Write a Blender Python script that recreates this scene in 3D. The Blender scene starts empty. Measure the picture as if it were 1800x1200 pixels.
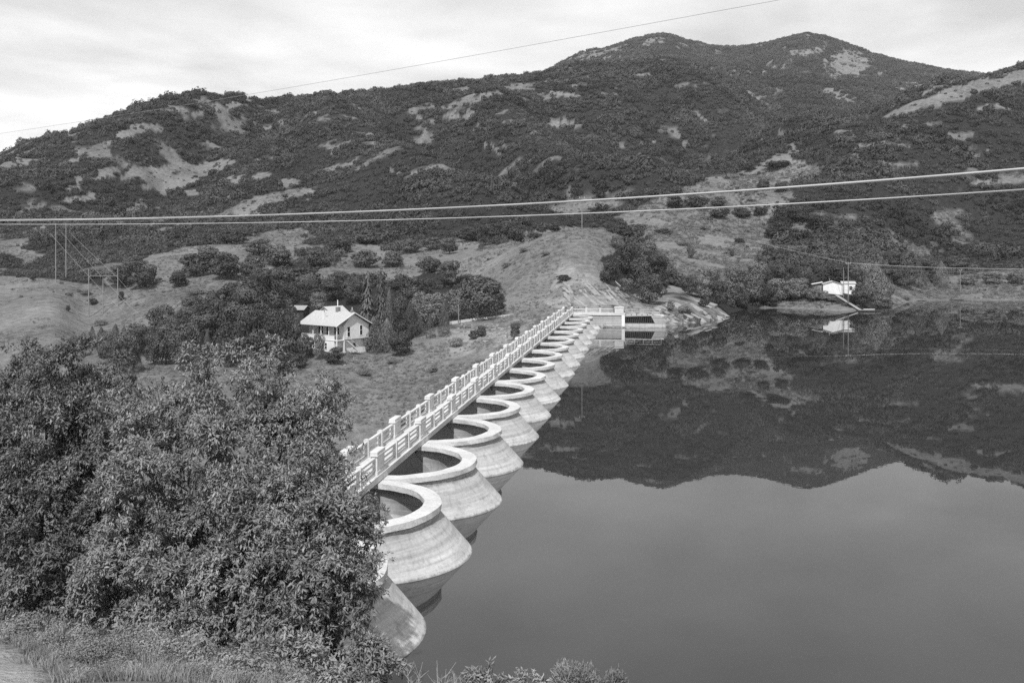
import bpy, math, random
import numpy as np
from mathutils import Vector, Matrix

R = math.radians
scene = bpy.context.scene
rng = np.random.default_rng(7)
random.seed(7)

# ------------------------------------------------------------------ camera
F, CX, HY, CAMZ = 1660.0, 900.0, 446.0, 15.72      # focal length and horizon in pixels of the 1800x1200 photograph
cam_d = bpy.data.cameras.new("camera")
cam = bpy.data.objects.new("camera", cam_d)
scene.collection.objects.link(cam)
cam.location = (0, 0, CAMZ)
cam.rotation_euler = (R(90), 0, 0)
cam_d.sensor_fit = 'HORIZONTAL'
cam_d.sensor_width = 36.0
cam_d.lens = 36.0 * F / 1800.0
cam_d.shift_y = (HY - 600.0) / 1800.0
cam_d.clip_start = 0.3
cam_d.clip_end = 20000
scene.camera = cam

# ------------------------------------------------------------------ world, sun, exposure
SUN_AZ, SUN_EL = -9.0, 53.0          # degrees to the right of straight behind the camera, and height
world = bpy.data.worlds.new("World")
scene.world = world
world.use_nodes = True
nt = world.node_tree
for n in list(nt.nodes):
    nt.nodes.remove(n)
def N(tree, typ, **kw):
    n = tree.nodes.new(typ)
    for k, v in kw.items():
        setattr(n, k, v)
    return n
wo = N(nt, 'ShaderNodeOutputWorld'); bg = N(nt, 'ShaderNodeBackground')
sky = N(nt, 'ShaderNodeTexSky'); sky.sky_type = 'NISHITA'; sky.sun_disc = False
sky.sun_elevation = R(SUN_EL); sky.sun_rotation = R(180 - SUN_AZ)
sky.air_density = 1.0; sky.dust_density = 1.2
bw = N(nt, 'ShaderNodeRGBToBW')
nt.links.new(sky.outputs[0], bw.inputs[0])
tc = N(nt, 'ShaderNodeTexCoord'); sep = N(nt, 'ShaderNodeSeparateXYZ')
nt.links.new(tc.outputs['Generated'], sep.inputs[0])
def M(tree, op, a=None, b=None, c=None, clamp=False):
    m = N(tree, 'ShaderNodeMath', operation=op); m.use_clamp = clamp
    for i, v in enumerate((a, b, c)):
        if v is None: continue
        if isinstance(v, (int, float)): m.inputs[i].default_value = v
        else: tree.links.new(v, m.inputs[i])
    return m.outputs[0]
zz = M(nt, 'ADD', M(nt, 'MAXIMUM', sep.outputs[2], 0.0), 0.06)
cx_ = M(nt, 'DIVIDE', sep.outputs[0], zz); cy_ = M(nt, 'DIVIDE', sep.outputs[1], zz)
cmb = N(nt, 'ShaderNodeCombineXYZ'); nt.links.new(cx_, cmb.inputs[0]); nt.links.new(cy_, cmb.inputs[1])
def wnoise(scale, detail, rough, dist):
    n = N(nt, 'ShaderNodeTexNoise'); n.inputs['Scale'].default_value = scale
    n.inputs['Detail'].default_value = detail; n.inputs['Roughness'].default_value = rough
    n.inputs['Distortion'].default_value = dist
    nt.links.new(cmb.outputs[0], n.inputs['Vector']); return n.outputs[0]
n1 = wnoise(0.55, 7, 0.55, 0.4); n2 = wnoise(1.9, 5, 0.5, 0.2)
ramp = N(nt, 'ShaderNodeValToRGB')
ramp.color_ramp.elements[0].position = 0.38; ramp.color_ramp.elements[0].color = (0.60, 0.60, 0.60, 1)
ramp.color_ramp.elements[1].position = 0.60; ramp.color_ramp.elements[1].color = (1, 1, 1, 1)
nt.links.new(M(nt, 'ADD', M(nt, 'MULTIPLY', n1, 0.72), M(nt, 'MULTIPLY', n2, 0.28)), ramp.inputs[0])
cloud = M(nt, 'MULTIPLY', ramp.outputs[0], 12.9)      # thin bright cloud deck
zq = M(nt, 'MULTIPLY', M(nt, 'MAXIMUM', sep.outputs[2], 0.0), 1.6)
fall = M(nt, 'ADD', 0.40, M(nt, 'MULTIPLY', 0.60, M(nt, 'EXPONENT', M(nt, 'MULTIPLY', M(nt, 'MULTIPLY', zq, zq), -1.0))))   # the cloud veil thins overhead
cloud = M(nt, 'MULTIPLY', cloud, fall)
skyv = M(nt, 'ADD', M(nt, 'MULTIPLY', bw.outputs[0], 0.22), M(nt, 'MULTIPLY', cloud, 0.82))
cb2 = N(nt, 'ShaderNodeCombineXYZ')
for i in range(3): nt.links.new(skyv, cb2.inputs[i])
nt.links.new(cb2.outputs[0], bg.inputs[0]); bg.inputs[1].default_value = 0.105
nt.links.new(bg.outputs[0], wo.inputs[0])

sd = bpy.data.lights.new("sun", 'SUN'); sd.energy = 4.5; sd.angle = R(0.6); sd.color = (1, 1, 1)
sun = bpy.data.objects.new("sun", sd); scene.collection.objects.link(sun)
sdir = Vector((math.sin(R(SUN_AZ)) * math.cos(R(SUN_EL)), -math.cos(R(SUN_AZ)) * math.cos(R(SUN_EL)), math.sin(R(SUN_EL))))
sun.rotation_euler = sdir.to_track_quat('Z', 'Y').to_euler()
sun.location = (60, -90, 120)
vs = scene.view_settings
vs.view_transform = 'Standard'; vs.look = 'None'; vs.exposure = 0.0; vs.gamma = 1.0; vs.use_curve_mapping = False
scene.cycles.max_bounces = 6; scene.cycles.diffuse_bounces = 2; scene.cycles.glossy_bounces = 3
scene.cycles.transmission_bounces = 3; scene.cycles.transparent_max_bounces = 4
scene.cycles.use_denoising = False

# ------------------------------------------------------------------ helpers
def at(x, y, Y):
    """photograph pixel + distance -> place in the world"""
    return Vector(((x - CX) * Y / F, Y, CAMZ + (HY - y) * Y / F))
def tag(o, label=None, cat=None, group=None, kind=None):
    if label: o['label'] = label
    if cat: o['category'] = cat
    if group: o['group'] = group
    if kind: o['kind'] = kind
    return o
def link(o, parent=None):
    scene.collection.objects.link(o)
    if parent is not None: o.parent = parent
    return o
def empty(name, loc=(0, 0, 0), rz=0.0, parent=None):
    o = bpy.data.objects.new(name, None); o.location = loc; o.rotation_euler = (0, 0, rz)
    return link(o, parent)
def copy_tree(o, parent=None):
    c = o.copy(); link(c, parent)
    for ch in list(o.children): copy_tree(ch, c)
    return c
class MB:
    def __init__(s): s.v = []; s.f = []
    def add(s, vs_, fs):
        b = len(s.v); s.v += [tuple(p) for p in vs_]; s.f += [tuple(i + b for i in q) for q in fs]; return s
    def box(s, x0, x1, y0, y1, z0, z1):
        return s.add([(x0, y0, z0), (x1, y0, z0), (x1, y1, z0), (x0, y1, z0), (x0, y0, z1), (x1, y0, z1), (x1, y1, z1), (x0, y1, z1)],
                     [(0, 3, 2, 1), (4, 5, 6, 7), (0, 1, 5, 4), (1, 2, 6, 5), (2, 3, 7, 6), (3, 0, 4, 7)])
    def cbox(s, x0, x1, y0, y1, z0, z1, c=0.02):
        """box with chamfered top"""
        s.add([(x0, y0, z0), (x1, y0, z0), (x1, y1, z0), (x0, y1, z0), (x0, y0, z1 - c), (x1, y0, z1 - c), (x1, y1, z1 - c), (x0, y1, z1 - c),
               (x0 + c, y0 + c, z1), (x1 - c, y0 + c, z1), (x1 - c, y1 - c, z1), (x0 + c, y1 - c, z1)],
              [(0, 3, 2, 1), (8, 9, 10, 11), (0, 1, 5, 4), (1, 2, 6, 5), (2, 3, 7, 6), (3, 0, 4, 7),
               (4, 5, 9, 8), (5, 6, 10, 9), (6, 7, 11, 10), (7, 4, 8, 11)])
        return s
    def prism(s, poly, axis, a0, a1):
        """poly of 2D points extruded along axis (0=x,1=y,2=z)"""
        n = len(poly)
        def P(p, a):
            q = list(p); q.insert(axis, a); return tuple(q)
        return s.add([P(p, a0) for p in poly] + [P(p, a1) for p in poly],
                     [tuple(range(n))[::-1], tuple(range(n, 2 * n))] + [(i, (i + 1) % n, (i + 1) % n + n, i + n) for i in range(n)])
    def tube(s, pts, r, n=6):
        if not hasattr(r, '__len__'): r = [r] * len(pts)
        pts = [Vector(p) for p in pts]; b = len(s.v); prev = None
        for i, p in enumerate(pts):
            d = (pts[min(i + 1, len(pts) - 1)] - pts[max(i - 1, 0)]).normalized()
            up = Vector((0, 0, 1)) if abs(d.z) < 0.9 else Vector((1, 0, 0))
            a = d.cross(up).normalized(); c = a.cross(d).normalized()
            for k in range(n):
                t = 2 * math.pi * k / n
                s.v.append(tuple(p + (a * math.cos(t) + c * math.sin(t)) * r[i]))
        for i in range(len(pts) - 1):
            for k in range(n):
                s.f.append((b + i * n + k, b + i * n + (k + 1) % n, b + (i + 1) * n + (k + 1) % n, b + (i + 1) * n + k))
        s.f.append(tuple(b + k for k in range(n))[::-1]); s.f.append(tuple(b + (len(pts) - 1) * n + k for k in range(n)))
        return s
    def mesh(s, name):
        m = bpy.data.meshes.new(name); m.from_pydata(s.v, [], s.f); m.update(); return m
    def build(s, name, mat, parent=None, smooth=False):
        m = s.mesh(name); m.materials.append(mat)
        import bmesh
        b = bmesh.new(); b.from_mesh(m); bmesh.ops.recalc_face_normals(b, faces=b.faces); b.to_mesh(m); b.free()
        if smooth:
            for p in m.polygons: p.use_smooth = True
        return link(bpy.data.objects.new(name, m), parent)
def np_mesh(name, V, Fq, mat, smooth=False):
    """big mesh from numpy arrays; Fq is (n,k)"""
    m = bpy.data.meshes.new(name); V = np.asarray(V, dtype=np.float32); Fq = np.asarray(Fq, dtype=np.int32)
    n, k = Fq.shape
    m.vertices.add(len(V)); m.vertices.foreach_set('co', V.ravel())
    m.loops.add(n * k); m.loops.foreach_set('vertex_index', Fq.ravel())
    m.polygons.add(n); m.polygons.foreach_set('loop_start', np.arange(0, n * k, k, dtype=np.int32))
    m.update(calc_edges=True)
    if smooth: m.polygons.foreach_set('use_smooth', np.ones(n, dtype=bool))
    if mat: m.materials.append(mat)
    return m

# ---- noise in numpy
def _h(ix, iy, seed):
    n = (ix.astype(np.int64) * 374761393 + iy.astype(np.int64) * 668265263 + seed * 1274126177) & 0x7fffffff
    n = ((n ^ (n >> 13)) * 1274126177) & 0x7fffffff
    return ((n ^ (n >> 16)) & 0xffff) / 65535.0
def vnoise(x, y, seed=0):
    ix = np.floor(x); iy = np.floor(y); fx = x - ix; fy = y - iy
    fx = fx * fx * (3 - 2 * fx); fy = fy * fy * (3 - 2 * fy)
    a = _h(ix, iy, seed); b = _h(ix + 1, iy, seed); c = _h(ix, iy + 1, seed); d = _h(ix + 1, iy + 1, seed)
    return (a * (1 - fx) + b * fx) * (1 - fy) + (c * (1 - fx) + d * fx) * fy
def fbm(x, y, oct=4, seed=0):
    s = 0; a = 1; t = 0
    for o in range(oct):
        s = s + a * vnoise(x * 2 ** o + 17.3 * o, y * 2 ** o - 9.1 * o, seed + o); t += a; a *= 0.5
    return s / t * 2 - 1
def sstep(a, b, x):
    t = np.clip((x - a) / (b - a), 0, 1); return t * t * (3 - 2 * t)

# ------------------------------------------------------------------ materials (the photograph is black and white: all greys)
def new_mat(name):
    m = bpy.data.materials.new(name); m.use_nodes = True
    t = m.node_tree; b = t.nodes['Principled BSDF']; return m, t, b
def grey(v): return (v, v, v, 1)
def tex_noise(t, vec, scale, detail=4, rough=0.55, dist=0.0):
    n = N(t, 'ShaderNodeTexNoise'); n.inputs['Scale'].default_value = scale; n.inputs['Detail'].default_value = detail
    n.inputs['Roughness'].default_value = rough; n.inputs['Distortion'].default_value = dist
    if vec is not None: t.links.new(vec, n.inputs['Vector'])
    return n.outputs[0]
def mapped(t, scale=(1, 1, 1), kind='Object'):
    c = N(t, 'ShaderNodeTexCoord'); mp = N(t, 'ShaderNodeMapping'); mp.inputs['Scale'].default_value = scale
    t.links.new(c.outputs[kind], mp.inputs[0]); return mp.outputs[0]
def rng_map(t, v, a, b, c, d):
    m = N(t, 'ShaderNodeMapRange'); t.links.new(v, m.inputs[0])
    for i, q in enumerate((a, b, c, d)): m.inputs[i + 1].default_value = q
    return m.outputs[0]
def to_col(t, v):
    c = N(t, 'ShaderNodeCombineXYZ')
    for i in range(3): t.links.new(v, c.inputs[i])
    return c.outputs[0]
def bump(t, b, h, strength, dist):
    n = N(t, 'ShaderNodeBump'); n.inputs['Strength'].default_value = strength; n.inputs['Distance'].default_value = dist
    t.links.new(h, n.inputs['Height']); t.links.new(n.outputs[0], b.inputs['Normal'])
def simple(name, lo, hi, scale=3.0, rough=0.85, bmp=0.0, spec=0.3, stretch=(1, 1, 1), detail=5):
    m, t, b = new_mat(name)
    v = mapped(t, stretch); n = tex_noise(t, v, scale, detail, 0.6)
    t.links.new(to_col(t, rng_map(t, n, 0.3, 0.7, lo, hi)), b.inputs['Base Color'])
    b.inputs['Roughness'].default_value = rough; b.inputs['Specular IOR Level'].default_value = spec
    if bmp: bump(t, b, tex_noise(t, v, scale * 6, 4), 0.6, bmp)
    return m
def leaf_mat(name, lo, hi, scale, trans=0.25, rough=0.5, spec=0.3, isl=0.14):
    m, t, b = new_mat(name)
    g = N(t, 'ShaderNodeNewGeometry'); oi = N(t, 'ShaderNodeObjectInfo')
    n = tex_noise(t, g.outputs['Position'], scale, 3, 0.6)
    v = M(t, 'ADD', n, M(t, 'MULTIPLY', M(t, 'SUBTRACT', oi.outputs['Random'], 0.5), 0.22))
    v = M(t, 'ADD', v, M(t, 'MULTIPLY', M(t, 'SUBTRACT', g.outputs['Random Per Island'], 0.5), isl))
    col = to_col(t, rng_map(t, v, 0.25, 0.75, lo, hi))
    t.links.new(col, b.inputs['Base Color']); b.inputs['Roughness'].default_value = rough
    b.inputs['Specular IOR Level'].default_value = spec
    tr = N(t, 'ShaderNodeBsdfTranslucent'); t.links.new(col, tr.inputs[0])
    mx = N(t, 'ShaderNodeMixShader'); mx.inputs[0].default_value = trans
    t.links.new(b.outputs[0], mx.inputs[1]); t.links.new(tr.outputs[0], mx.inputs[2])
    out = t.nodes['Material Output']; t.links.new(mx.outputs[0], out.inputs[0])
    return m
MAT = {}
MAT['leaf_near'] = leaf_mat('box_elder_leaf', 0.05, 0.27, 0.9, 0.04, 0.5, 0.3, 0.28)
MAT['leaf_mid'] = leaf_mat('broadleaf_foliage', 0.028, 0.115, 0.25, 0.05, 0.6)
MAT['leaf_light'] = leaf_mat('pale_foliage', 0.09, 0.24, 0.25, 0.08, 0.6)
MAT['conifer'] = leaf_mat('conifer_needles', 0.04, 0.17, 0.5, 0.08, 0.6)
MAT['cypress'] = leaf_mat('cedar_foliage', 0.06, 0.17, 0.5, 0.08, 0.6)
MAT['scrub'] = leaf_mat('scrub_oak_foliage', 0.022, 0.115, 0.02, 0.04, 0.65, 0.2)
MAT['sage'] = leaf_mat('sage_foliage', 0.12, 0.26, 0.3, 0.15, 0.8, 0.1)
MAT['drygrass'] = leaf_mat('dry_grass_blades', 0.15, 0.46, 1.2, 0.2, 0.8, 0.1)
MAT['weed'] = leaf_mat('pale_weed_leaves', 0.14, 0.40, 1.2, 0.2, 0.6, 0.3)
MAT['bark'] = simple('bark', 0.07, 0.14, 6, 0.9, 0.02, 0.1, (1, 1, 0.2))
MAT['twig'] = simple('bare_twigs', 0.28, 0.42, 6, 0.9, 0.0, 0.1)
MAT['pole'] = simple('weathered_pole', 0.17, 0.27, 4, 0.9, 0.0, 0.1, (1, 1, 0.2))
MAT['cable'] = simple('cable_metal', 0.42, 0.55, 1, 0.45, 0.0, 0.5)
MAT['thin_wire'] = simple('wire_metal', 0.25, 0.32, 1, 0.5, 0.0, 0.5)
MAT['white'] = simple('white_paint', 0.70, 0.82, 1.2, 0.7, 0.0, 0.3)
MAT['offwhite'] = simple('weathered_white_boards', 0.58, 0.72, 1.2, 0.75, 0.0, 0.3)
MAT['roof'] = simple('pale_shingles', 0.36, 0.52, 5, 0.85, 0.01, 0.2, (1, 1, 1))
MAT['glass_dark'] = simple('window_glass', 0.02, 0.03, 1, 0.1, 0.0, 0.6)
MAT['darkwood'] = simple('dark_wood', 0.03, 0.06, 3, 0.8, 0.0, 0.2)
MAT['greywood'] = simple('grey_wood', 0.22, 0.36, 3, 0.85, 0.0, 0.2)
MAT['brick'] = simple('chimney_brick', 0.14, 0.24, 8, 0.9, 0.01, 0.2)
MAT['steel'] = simple('trash_rack_steel', 0.10, 0.2, 4, 0.6, 0.0, 0.3)
MAT['shadowwall'] = simple('shade_dark_chamber_concrete', 0.10, 0.2, 0.6, 0.9, 0.02, 0.2)  # shade inside the intake chamber put into the concrete's colour

def concrete(name, lo, hi, banded=False, fine=0.5, bmp=0.015):
    m, t, b = new_mat(name)
    g = N(t, 'ShaderNodeNewGeometry'); P = g.outputs['Position']
    mp = N(t, 'ShaderNodeMapping'); mp.inputs['Scale'].default_value = (0.5, 0.5, 0.9); t.links.new(P, mp.inputs[0])
    big = tex_noise(t, mp.outputs[0], 0.9, 6, 0.62, 0.3)
    small = tex_noise(t, P, 7.0, 5, 0.65)
    v = M(t, 'ADD', M(t, 'MULTIPLY', big, 1 - fine), M(t, 'MULTIPLY', small, fine))
    v = rng_map(t, v, 0.36, 0.64, lo, hi)
    if banded:
        mb = N(t, 'ShaderNodeMapping'); mb.inputs['Scale'].default_value = (0.10, 0.10, 5.0); t.links.new(P, mb.inputs[0])
        band = tex_noise(t, mb.outputs[0], 1.0, 5, 0.62, 0.25)
        v = M(t, 'MULTIPLY', v, rng_map(t, band, 0.36, 0.64, 0.75, 1.10))
        mv = N(t, 'ShaderNodeMapping'); mv.inputs['Scale'].default_value = (1.6, 1.6, 0.16); t.links.new(P, mv.inputs[0])
        streak = tex_noise(t, mv.outputs[0], 1.6, 4, 0.6)
        v = M(t, 'MULTIPLY', v, rng_map(t, streak, 0.52, 0.70, 1.0, 0.74))
        # pale lime deposit left by the high water line: a band with a ragged upper edge, the wetted foot darker
        sp = N(t, 'ShaderNodeSeparateXYZ'); t.links.new(P, sp.inputs[0])
        rag = M(t, 'ADD', sp.outputs[2], M(t, 'MULTIPLY', M(t, 'SUBTRACT', tex_noise(t, P, 1.6, 5, 0.7), 0.5), 0.5))
        dep = rng_map(t, rag, 0.62, 0.70, 1.0, 0.0)
        v = M(t, 'MULTIPLY', v, M(t, 'ADD', 1.0, M(t, 'MULTIPLY', dep, 0.20)))
        wet = rng_map(t, rag, 0.02, 0.10, 1.0, 0.0)
        v = M(t, 'MULTIPLY', v, M(t, 'SUBTRACT', 1.0, M(t, 'MULTIPLY', wet, 0.45)))
        # ragged darker ring a little below the coping
        ring = rng_map(t, M(t, 'ABSOLUTE', M(t, 'SUBTRACT', rag, 1.95)), 0.0, 0.13, 1.0, 0.0)
        v = M(t, 'MULTIPLY', v, M(t, 'SUBTRACT', 1.0, M(t, 'MULTIPLY', ring, 0.22)))
    spk = tex_noise(t, P, 2.3, 8, 0.75)
    v = M(t, 'MULTIPLY', v, rng_map(t, spk, 0.60, 0.72, 1.0, 0.62))
    t.links.new(to_col(t, v), b.inputs['Base Color']); b.inputs['Roughness'].default_value = 0.9
    b.inputs['Specular IOR Level'].default_value = 0.2
    bump(t, b, small, 0.5, bmp)
    return m
MAT['conc_white'] = concrete('whitewashed_concrete', 0.46, 0.68, False, 0.5)
MAT['conc_arch'] = concrete('water_stained_concrete', 0.33, 0.50, True, 0.45)
MAT['conc_cope'] = concrete('weathered_coping_concrete', 0.42, 0.66, False, 0.55)
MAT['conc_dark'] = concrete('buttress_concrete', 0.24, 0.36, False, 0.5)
MAT['rock'] = concrete('bedded_rock', 0.17, 0.36, False, 0.6, 0.05)

# terrain material: attribute 'scrub' (1 = leaf litter under brush, 0 = dry grass), 'rocky', 'bare'
m, t, b = new_mat('hillside_ground'); MAT['ground'] = m
g = N(t, 'ShaderNodeNewGeometry'); P = g.outputs['Position']
def attr(nm):
    a = N(t, 'ShaderNodeAttribute'); a.attribute_name = nm; return a.outputs['Fac']
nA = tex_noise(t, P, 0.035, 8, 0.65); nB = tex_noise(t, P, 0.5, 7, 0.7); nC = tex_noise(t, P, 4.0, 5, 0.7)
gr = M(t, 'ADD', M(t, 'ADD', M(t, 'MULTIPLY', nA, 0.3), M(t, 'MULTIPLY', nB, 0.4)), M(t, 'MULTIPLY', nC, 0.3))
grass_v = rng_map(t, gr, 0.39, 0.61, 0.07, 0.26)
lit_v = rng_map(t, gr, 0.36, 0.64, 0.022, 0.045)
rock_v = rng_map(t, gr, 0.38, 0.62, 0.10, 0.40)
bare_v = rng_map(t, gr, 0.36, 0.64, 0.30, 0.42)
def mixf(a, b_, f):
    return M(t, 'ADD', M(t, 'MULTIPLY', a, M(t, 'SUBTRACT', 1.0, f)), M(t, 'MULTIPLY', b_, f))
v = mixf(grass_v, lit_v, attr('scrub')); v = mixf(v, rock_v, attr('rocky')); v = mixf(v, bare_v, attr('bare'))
t.links.new(to_col(t, v), b.inputs['Base Color']); b.inputs['Roughness'].default_value = 0.95
b.inputs['Specular IOR Level'].default_value = 0.05
bump(t, b, M(t, 'ADD', nB, M(t, 'MULTIPLY', nC, 0.3)), 0.9, 0.5)

# water
m, t, b = new_mat('still_reservoir_water'); MAT['water'] = m
b.inputs['Base Color'].default_value = grey(0.028); b.inputs['Roughness'].default_value = 0.0
b.inputs['IOR'].default_value = 1.40; b.inputs['Specular IOR Level'].default_value = 0.5
vw = mapped(t, (1, 1, 1), 'Object')
ndst = tex_noise(t, vw, 0.9, 3, 0.5)
bump(t, b, ndst, 0.04, 0.02)

# ------------------------------------------------------------------ terrain
# each line: (x pixel, distance, y pixel) or (x, distance, None, z)
def L(pts):
    xs, Ys, zs = [], [], []
    for p in pts:
        xs.append(p[0]); Ys.append(p[1])
        zs.append(p[3] if len(p) > 3 else CAMZ + (HY - p[2]) * p[1] / F)
    return np.array(xs, float), np.array(Ys, float), np.array(zs, float)
Z = None
LINES = [
 L([(-900, 45, Z, -2), (0, 45, Z, -3), (500, 45, Z, -6), (620, 45, Z, -6), (2700, 45, Z, -8)]),
 L([(-900, 100, Z, -18), (0, 100, Z, -24), (600, 100, Z, -26), (720, 100, Z, -20), (900, 100, Z, -10), (2700, 100, Z, -10)]),
 # foot of what can be seen on the far side of the canyon / reservoir bed
 L([(-900, 180, Z, -12), (-300, 185, Z, -10), (0, 190, 640), (200, 170, 660), (400, 155, 700), (500, 150, 725), (560, 149, 742), (600, 149, 746), (650, 150, 748), (750, 163, 690),
    (850, 180, 625), (950, 194, 572), (1005, 198, Z, -1), (1050, 199, Z, -0.6), (1100, 198, Z, -0.4), (1170, 204, Z, -0.4), (1230, 216, Z, -0.5), (1270, 226, Z, -0.4), (1290, 200, Z, -6), (2700, 180, Z, -6)]),
 L([(-900, 230, Z, -6), (-300, 235, 590), (0, 240, 560), (100, 245, 545), (150, 258, 566), (250, 240, 575), (400, 205, 600), (500, 194, 612), (560, 182, 625), (600, 184, 624), (650, 195, 612),
    (750, 205, 585), (800, 211, 573), (900, 212, 562), (1000, 209, 549), (1050, 209, 549), (1100, 209, 551), (1170, 214, 556), (1200, 219, 548), (1240, 226, 546), (1268, 230, 551), (1283, 238, Z, -0.5), (1292, 240, Z, -4), (2700, 215, Z, -4)]),
 L([(-900, 300, 480), (-300, 300, 480), (0, 300, 492), (100, 292, 497), (200, 300, 480), (300, 300, 478), (400, 300, 474), (500, 290, 495), (600, 275, 505), (700, 268, 505), (800, 258, 515),
    (860, 250, 510), (920, 245, 480), (1000, 248, 440), (1050, 246, 448), (1090, 240, 490), (1130, 238, 520), (1190, 240, 515), (1240, 246, 528), (1275, 252, 545), (1290, 264, Z, 0), (1350, 275, Z, 0),
    (1430, 268, Z, 0), (1480, 258, Z, 0), (1525, 262, Z, 0), (1560, 292, Z, 0), (1620, 316, Z, 0), (1800, 318, Z, 0), (2200, 300, Z, 0), (2700, 250, Z, 0)]),
 L([(-900, 380, 420), (-300, 380, 425), (0, 380, 438), (100, 360, 450), (200, 350, 447), (300, 350, 440), (500, 350, 440), (700, 330, 455), (800, 305, 460), (860, 290, 452), (900, 285, 435), (950, 280, 414), (1022, 278, 403),
    (1070, 277, 407), (1100, 272, 430), (1150, 270, 480), (1200, 272, 505), (1250, 275, 515), (1290, 284, 518), (1350, 292, 508), (1420, 280, 514), (1440, 278, 513), (1495, 279, 513), (1530, 286, 520),
    (1570, 325, 505), (1650, 345, 497), (1800, 345, 498), (2200, 340, 495), (2700, 300, 490)]),
 # behind the knob, lower right hillside
 L([(-900, 430, 400), (-300, 430, 402), (0, 430, 412), (200, 430, 400), (500, 430, 400), (800, 400, 408), (900, 370, 418), (950, 345, Z, 14), (1022, 345, Z, 8), (1100, 345, Z, 9), (1150, 345, 440),
    (1200, 360, 440), (1300, 390, 430), (1400, 400, 425), (1500, 395, 430), (1600, 420, 430), (1800, 430, 415), (2200, 420, 400), (2700, 380, 400)]),
 # mid slope on the left, crest of the right hill
 L([(-900, 460, 360), (-300, 480, 370), (0, 510, 355), (200, 550, 335), (400, 560, 320), (600, 560, 320), (800, 540, 325), (950, 500, 350), (1020, 470, 372), (1075, 450, 378), (1130, 470, 352), (1200, 505, 330),
    (1300, 560, 296), (1400, 600, 255), (1550, 628, 201), (1600, 630, 180), (1700, 643, 152), (1800, 645, 127), (2200, 660, 60), (2700, 600, 60)]),
 L([(-900, 540, 320), (-300, 560, 330), (0, 590, 305), (200, 640, 265), (400, 690, 235), (600, 720, 240), (800, 740, 235), (950, 720, 255), (1020, 640, 300), (1075, 580, 352), (1130, 580, 350), (1200, 640, 320),
    (1300, 700, 292), (1400, 730, 264), (1550, 740, 232), (1700, 750, 192), (1800, 755, 165), (2200, 760, 110), (2700, 700, 110)]),
 L([(-900, 620, 300), (-300, 620, 335), (0, 650, 270), (100, 680, 236), (200, 720, 208), (300, 760, 181), (370, 790, 164), (400, 800, 161), (440, 815, 166), (520, 830, 169), (590, 850, 169), (650, 865, 161), (700, 880, 155),
    (750, 900, 146), (820, 920, 136), (900, 945, 128), (960, 960, 122), (1010, 980, 112), (1050, 1000, 106), (1100, 1040, 100), (1180, 1060, 102), (1240, 1060, 124), (1300, 1020, 160), (1350, 960, 195), (1400, 900, 228),
    (1450, 880, 240), (1550, 880, 215), (1650, 890, 180), (1700, 900, 158), (1740, 900, 135), (1770, 900, 121), (1800, 905, 113), (2200, 940, 40), (2700, 900, 40)]),
 L([(-900, 1100, 380), (0, 1100, 330), (400, 1150, 250), (900, 1200, 210), (1100, 1250, 190), (1200, 1270, 180), (1240, 1280, 175), (1300, 1280, 200), (1400, 1250, 226), (1450, 1200, 222), (1550, 1200, 206), (1650, 1200, 186),
    (1740, 1200, 175), (1800, 1200, 170), (2200, 1200, 120), (2700, 1200, 120)]),
 L([(-900, 1500, 360), (0, 1500, 320), (900, 1500, 190), (1100, 1520, 160), (1200, 1540, 138), (1240, 1550, 127), (1290, 1550, 125), (1340, 1540, 128), (1400, 1520, 139), (1500, 1500, 151), (1560, 1490, 156), (1620, 1480, 166), (1700, 1480, 180),
    (1800, 1500, 195), (2200, 1500, 160), (2700, 1500, 160)]),
 L([(-900, 1750, 380), (0, 1750, 340), (900, 1750, 210), (1100, 1780, 170), (1200, 1800, 155), (1290, 1800, 150), (1400, 1800, 158), (1500, 1760, 165), (1600, 1740, 165), (1700, 1740, 172), (1800, 1750, 190), (2700, 1750, 190)]),
 L([(-900, 2300, 360), (0, 2300, 320), (800, 2350, 180), (950, 2370, 135), (1000, 2370, 107), (1020, 2370, 97), (1050, 2370, 91), (1080, 2370, 84), (1110, 2370, 73), (1135, 2370, 66), (1165, 2370, 61), (1190, 2370, 67), (1215, 2370, 75),
    (1250, 2370, 81), (1290, 2370, 83), (1330, 2370, 81), (1370, 2370, 73), (1400, 2370, 65), (1425, 2370, 62), (1450, 2370, 67), (1490, 2370, 81), (1520, 2370, 93), (1550, 2370, 103), (1600, 2370, 118), (1640, 2370, 127),
    (1680, 2370, 136), (1700, 2370, 139), (1750, 2370, 146), (1800, 2370, 155), (2200, 2370, 200), (2700, 2370, 220)]),
 L([(-900, 3200, Z, 60), (2700, 3200, Z, 200)]),
 L([(-900, 6000, Z, 20), (2700, 6000, Z, 20)]),
]
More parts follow.
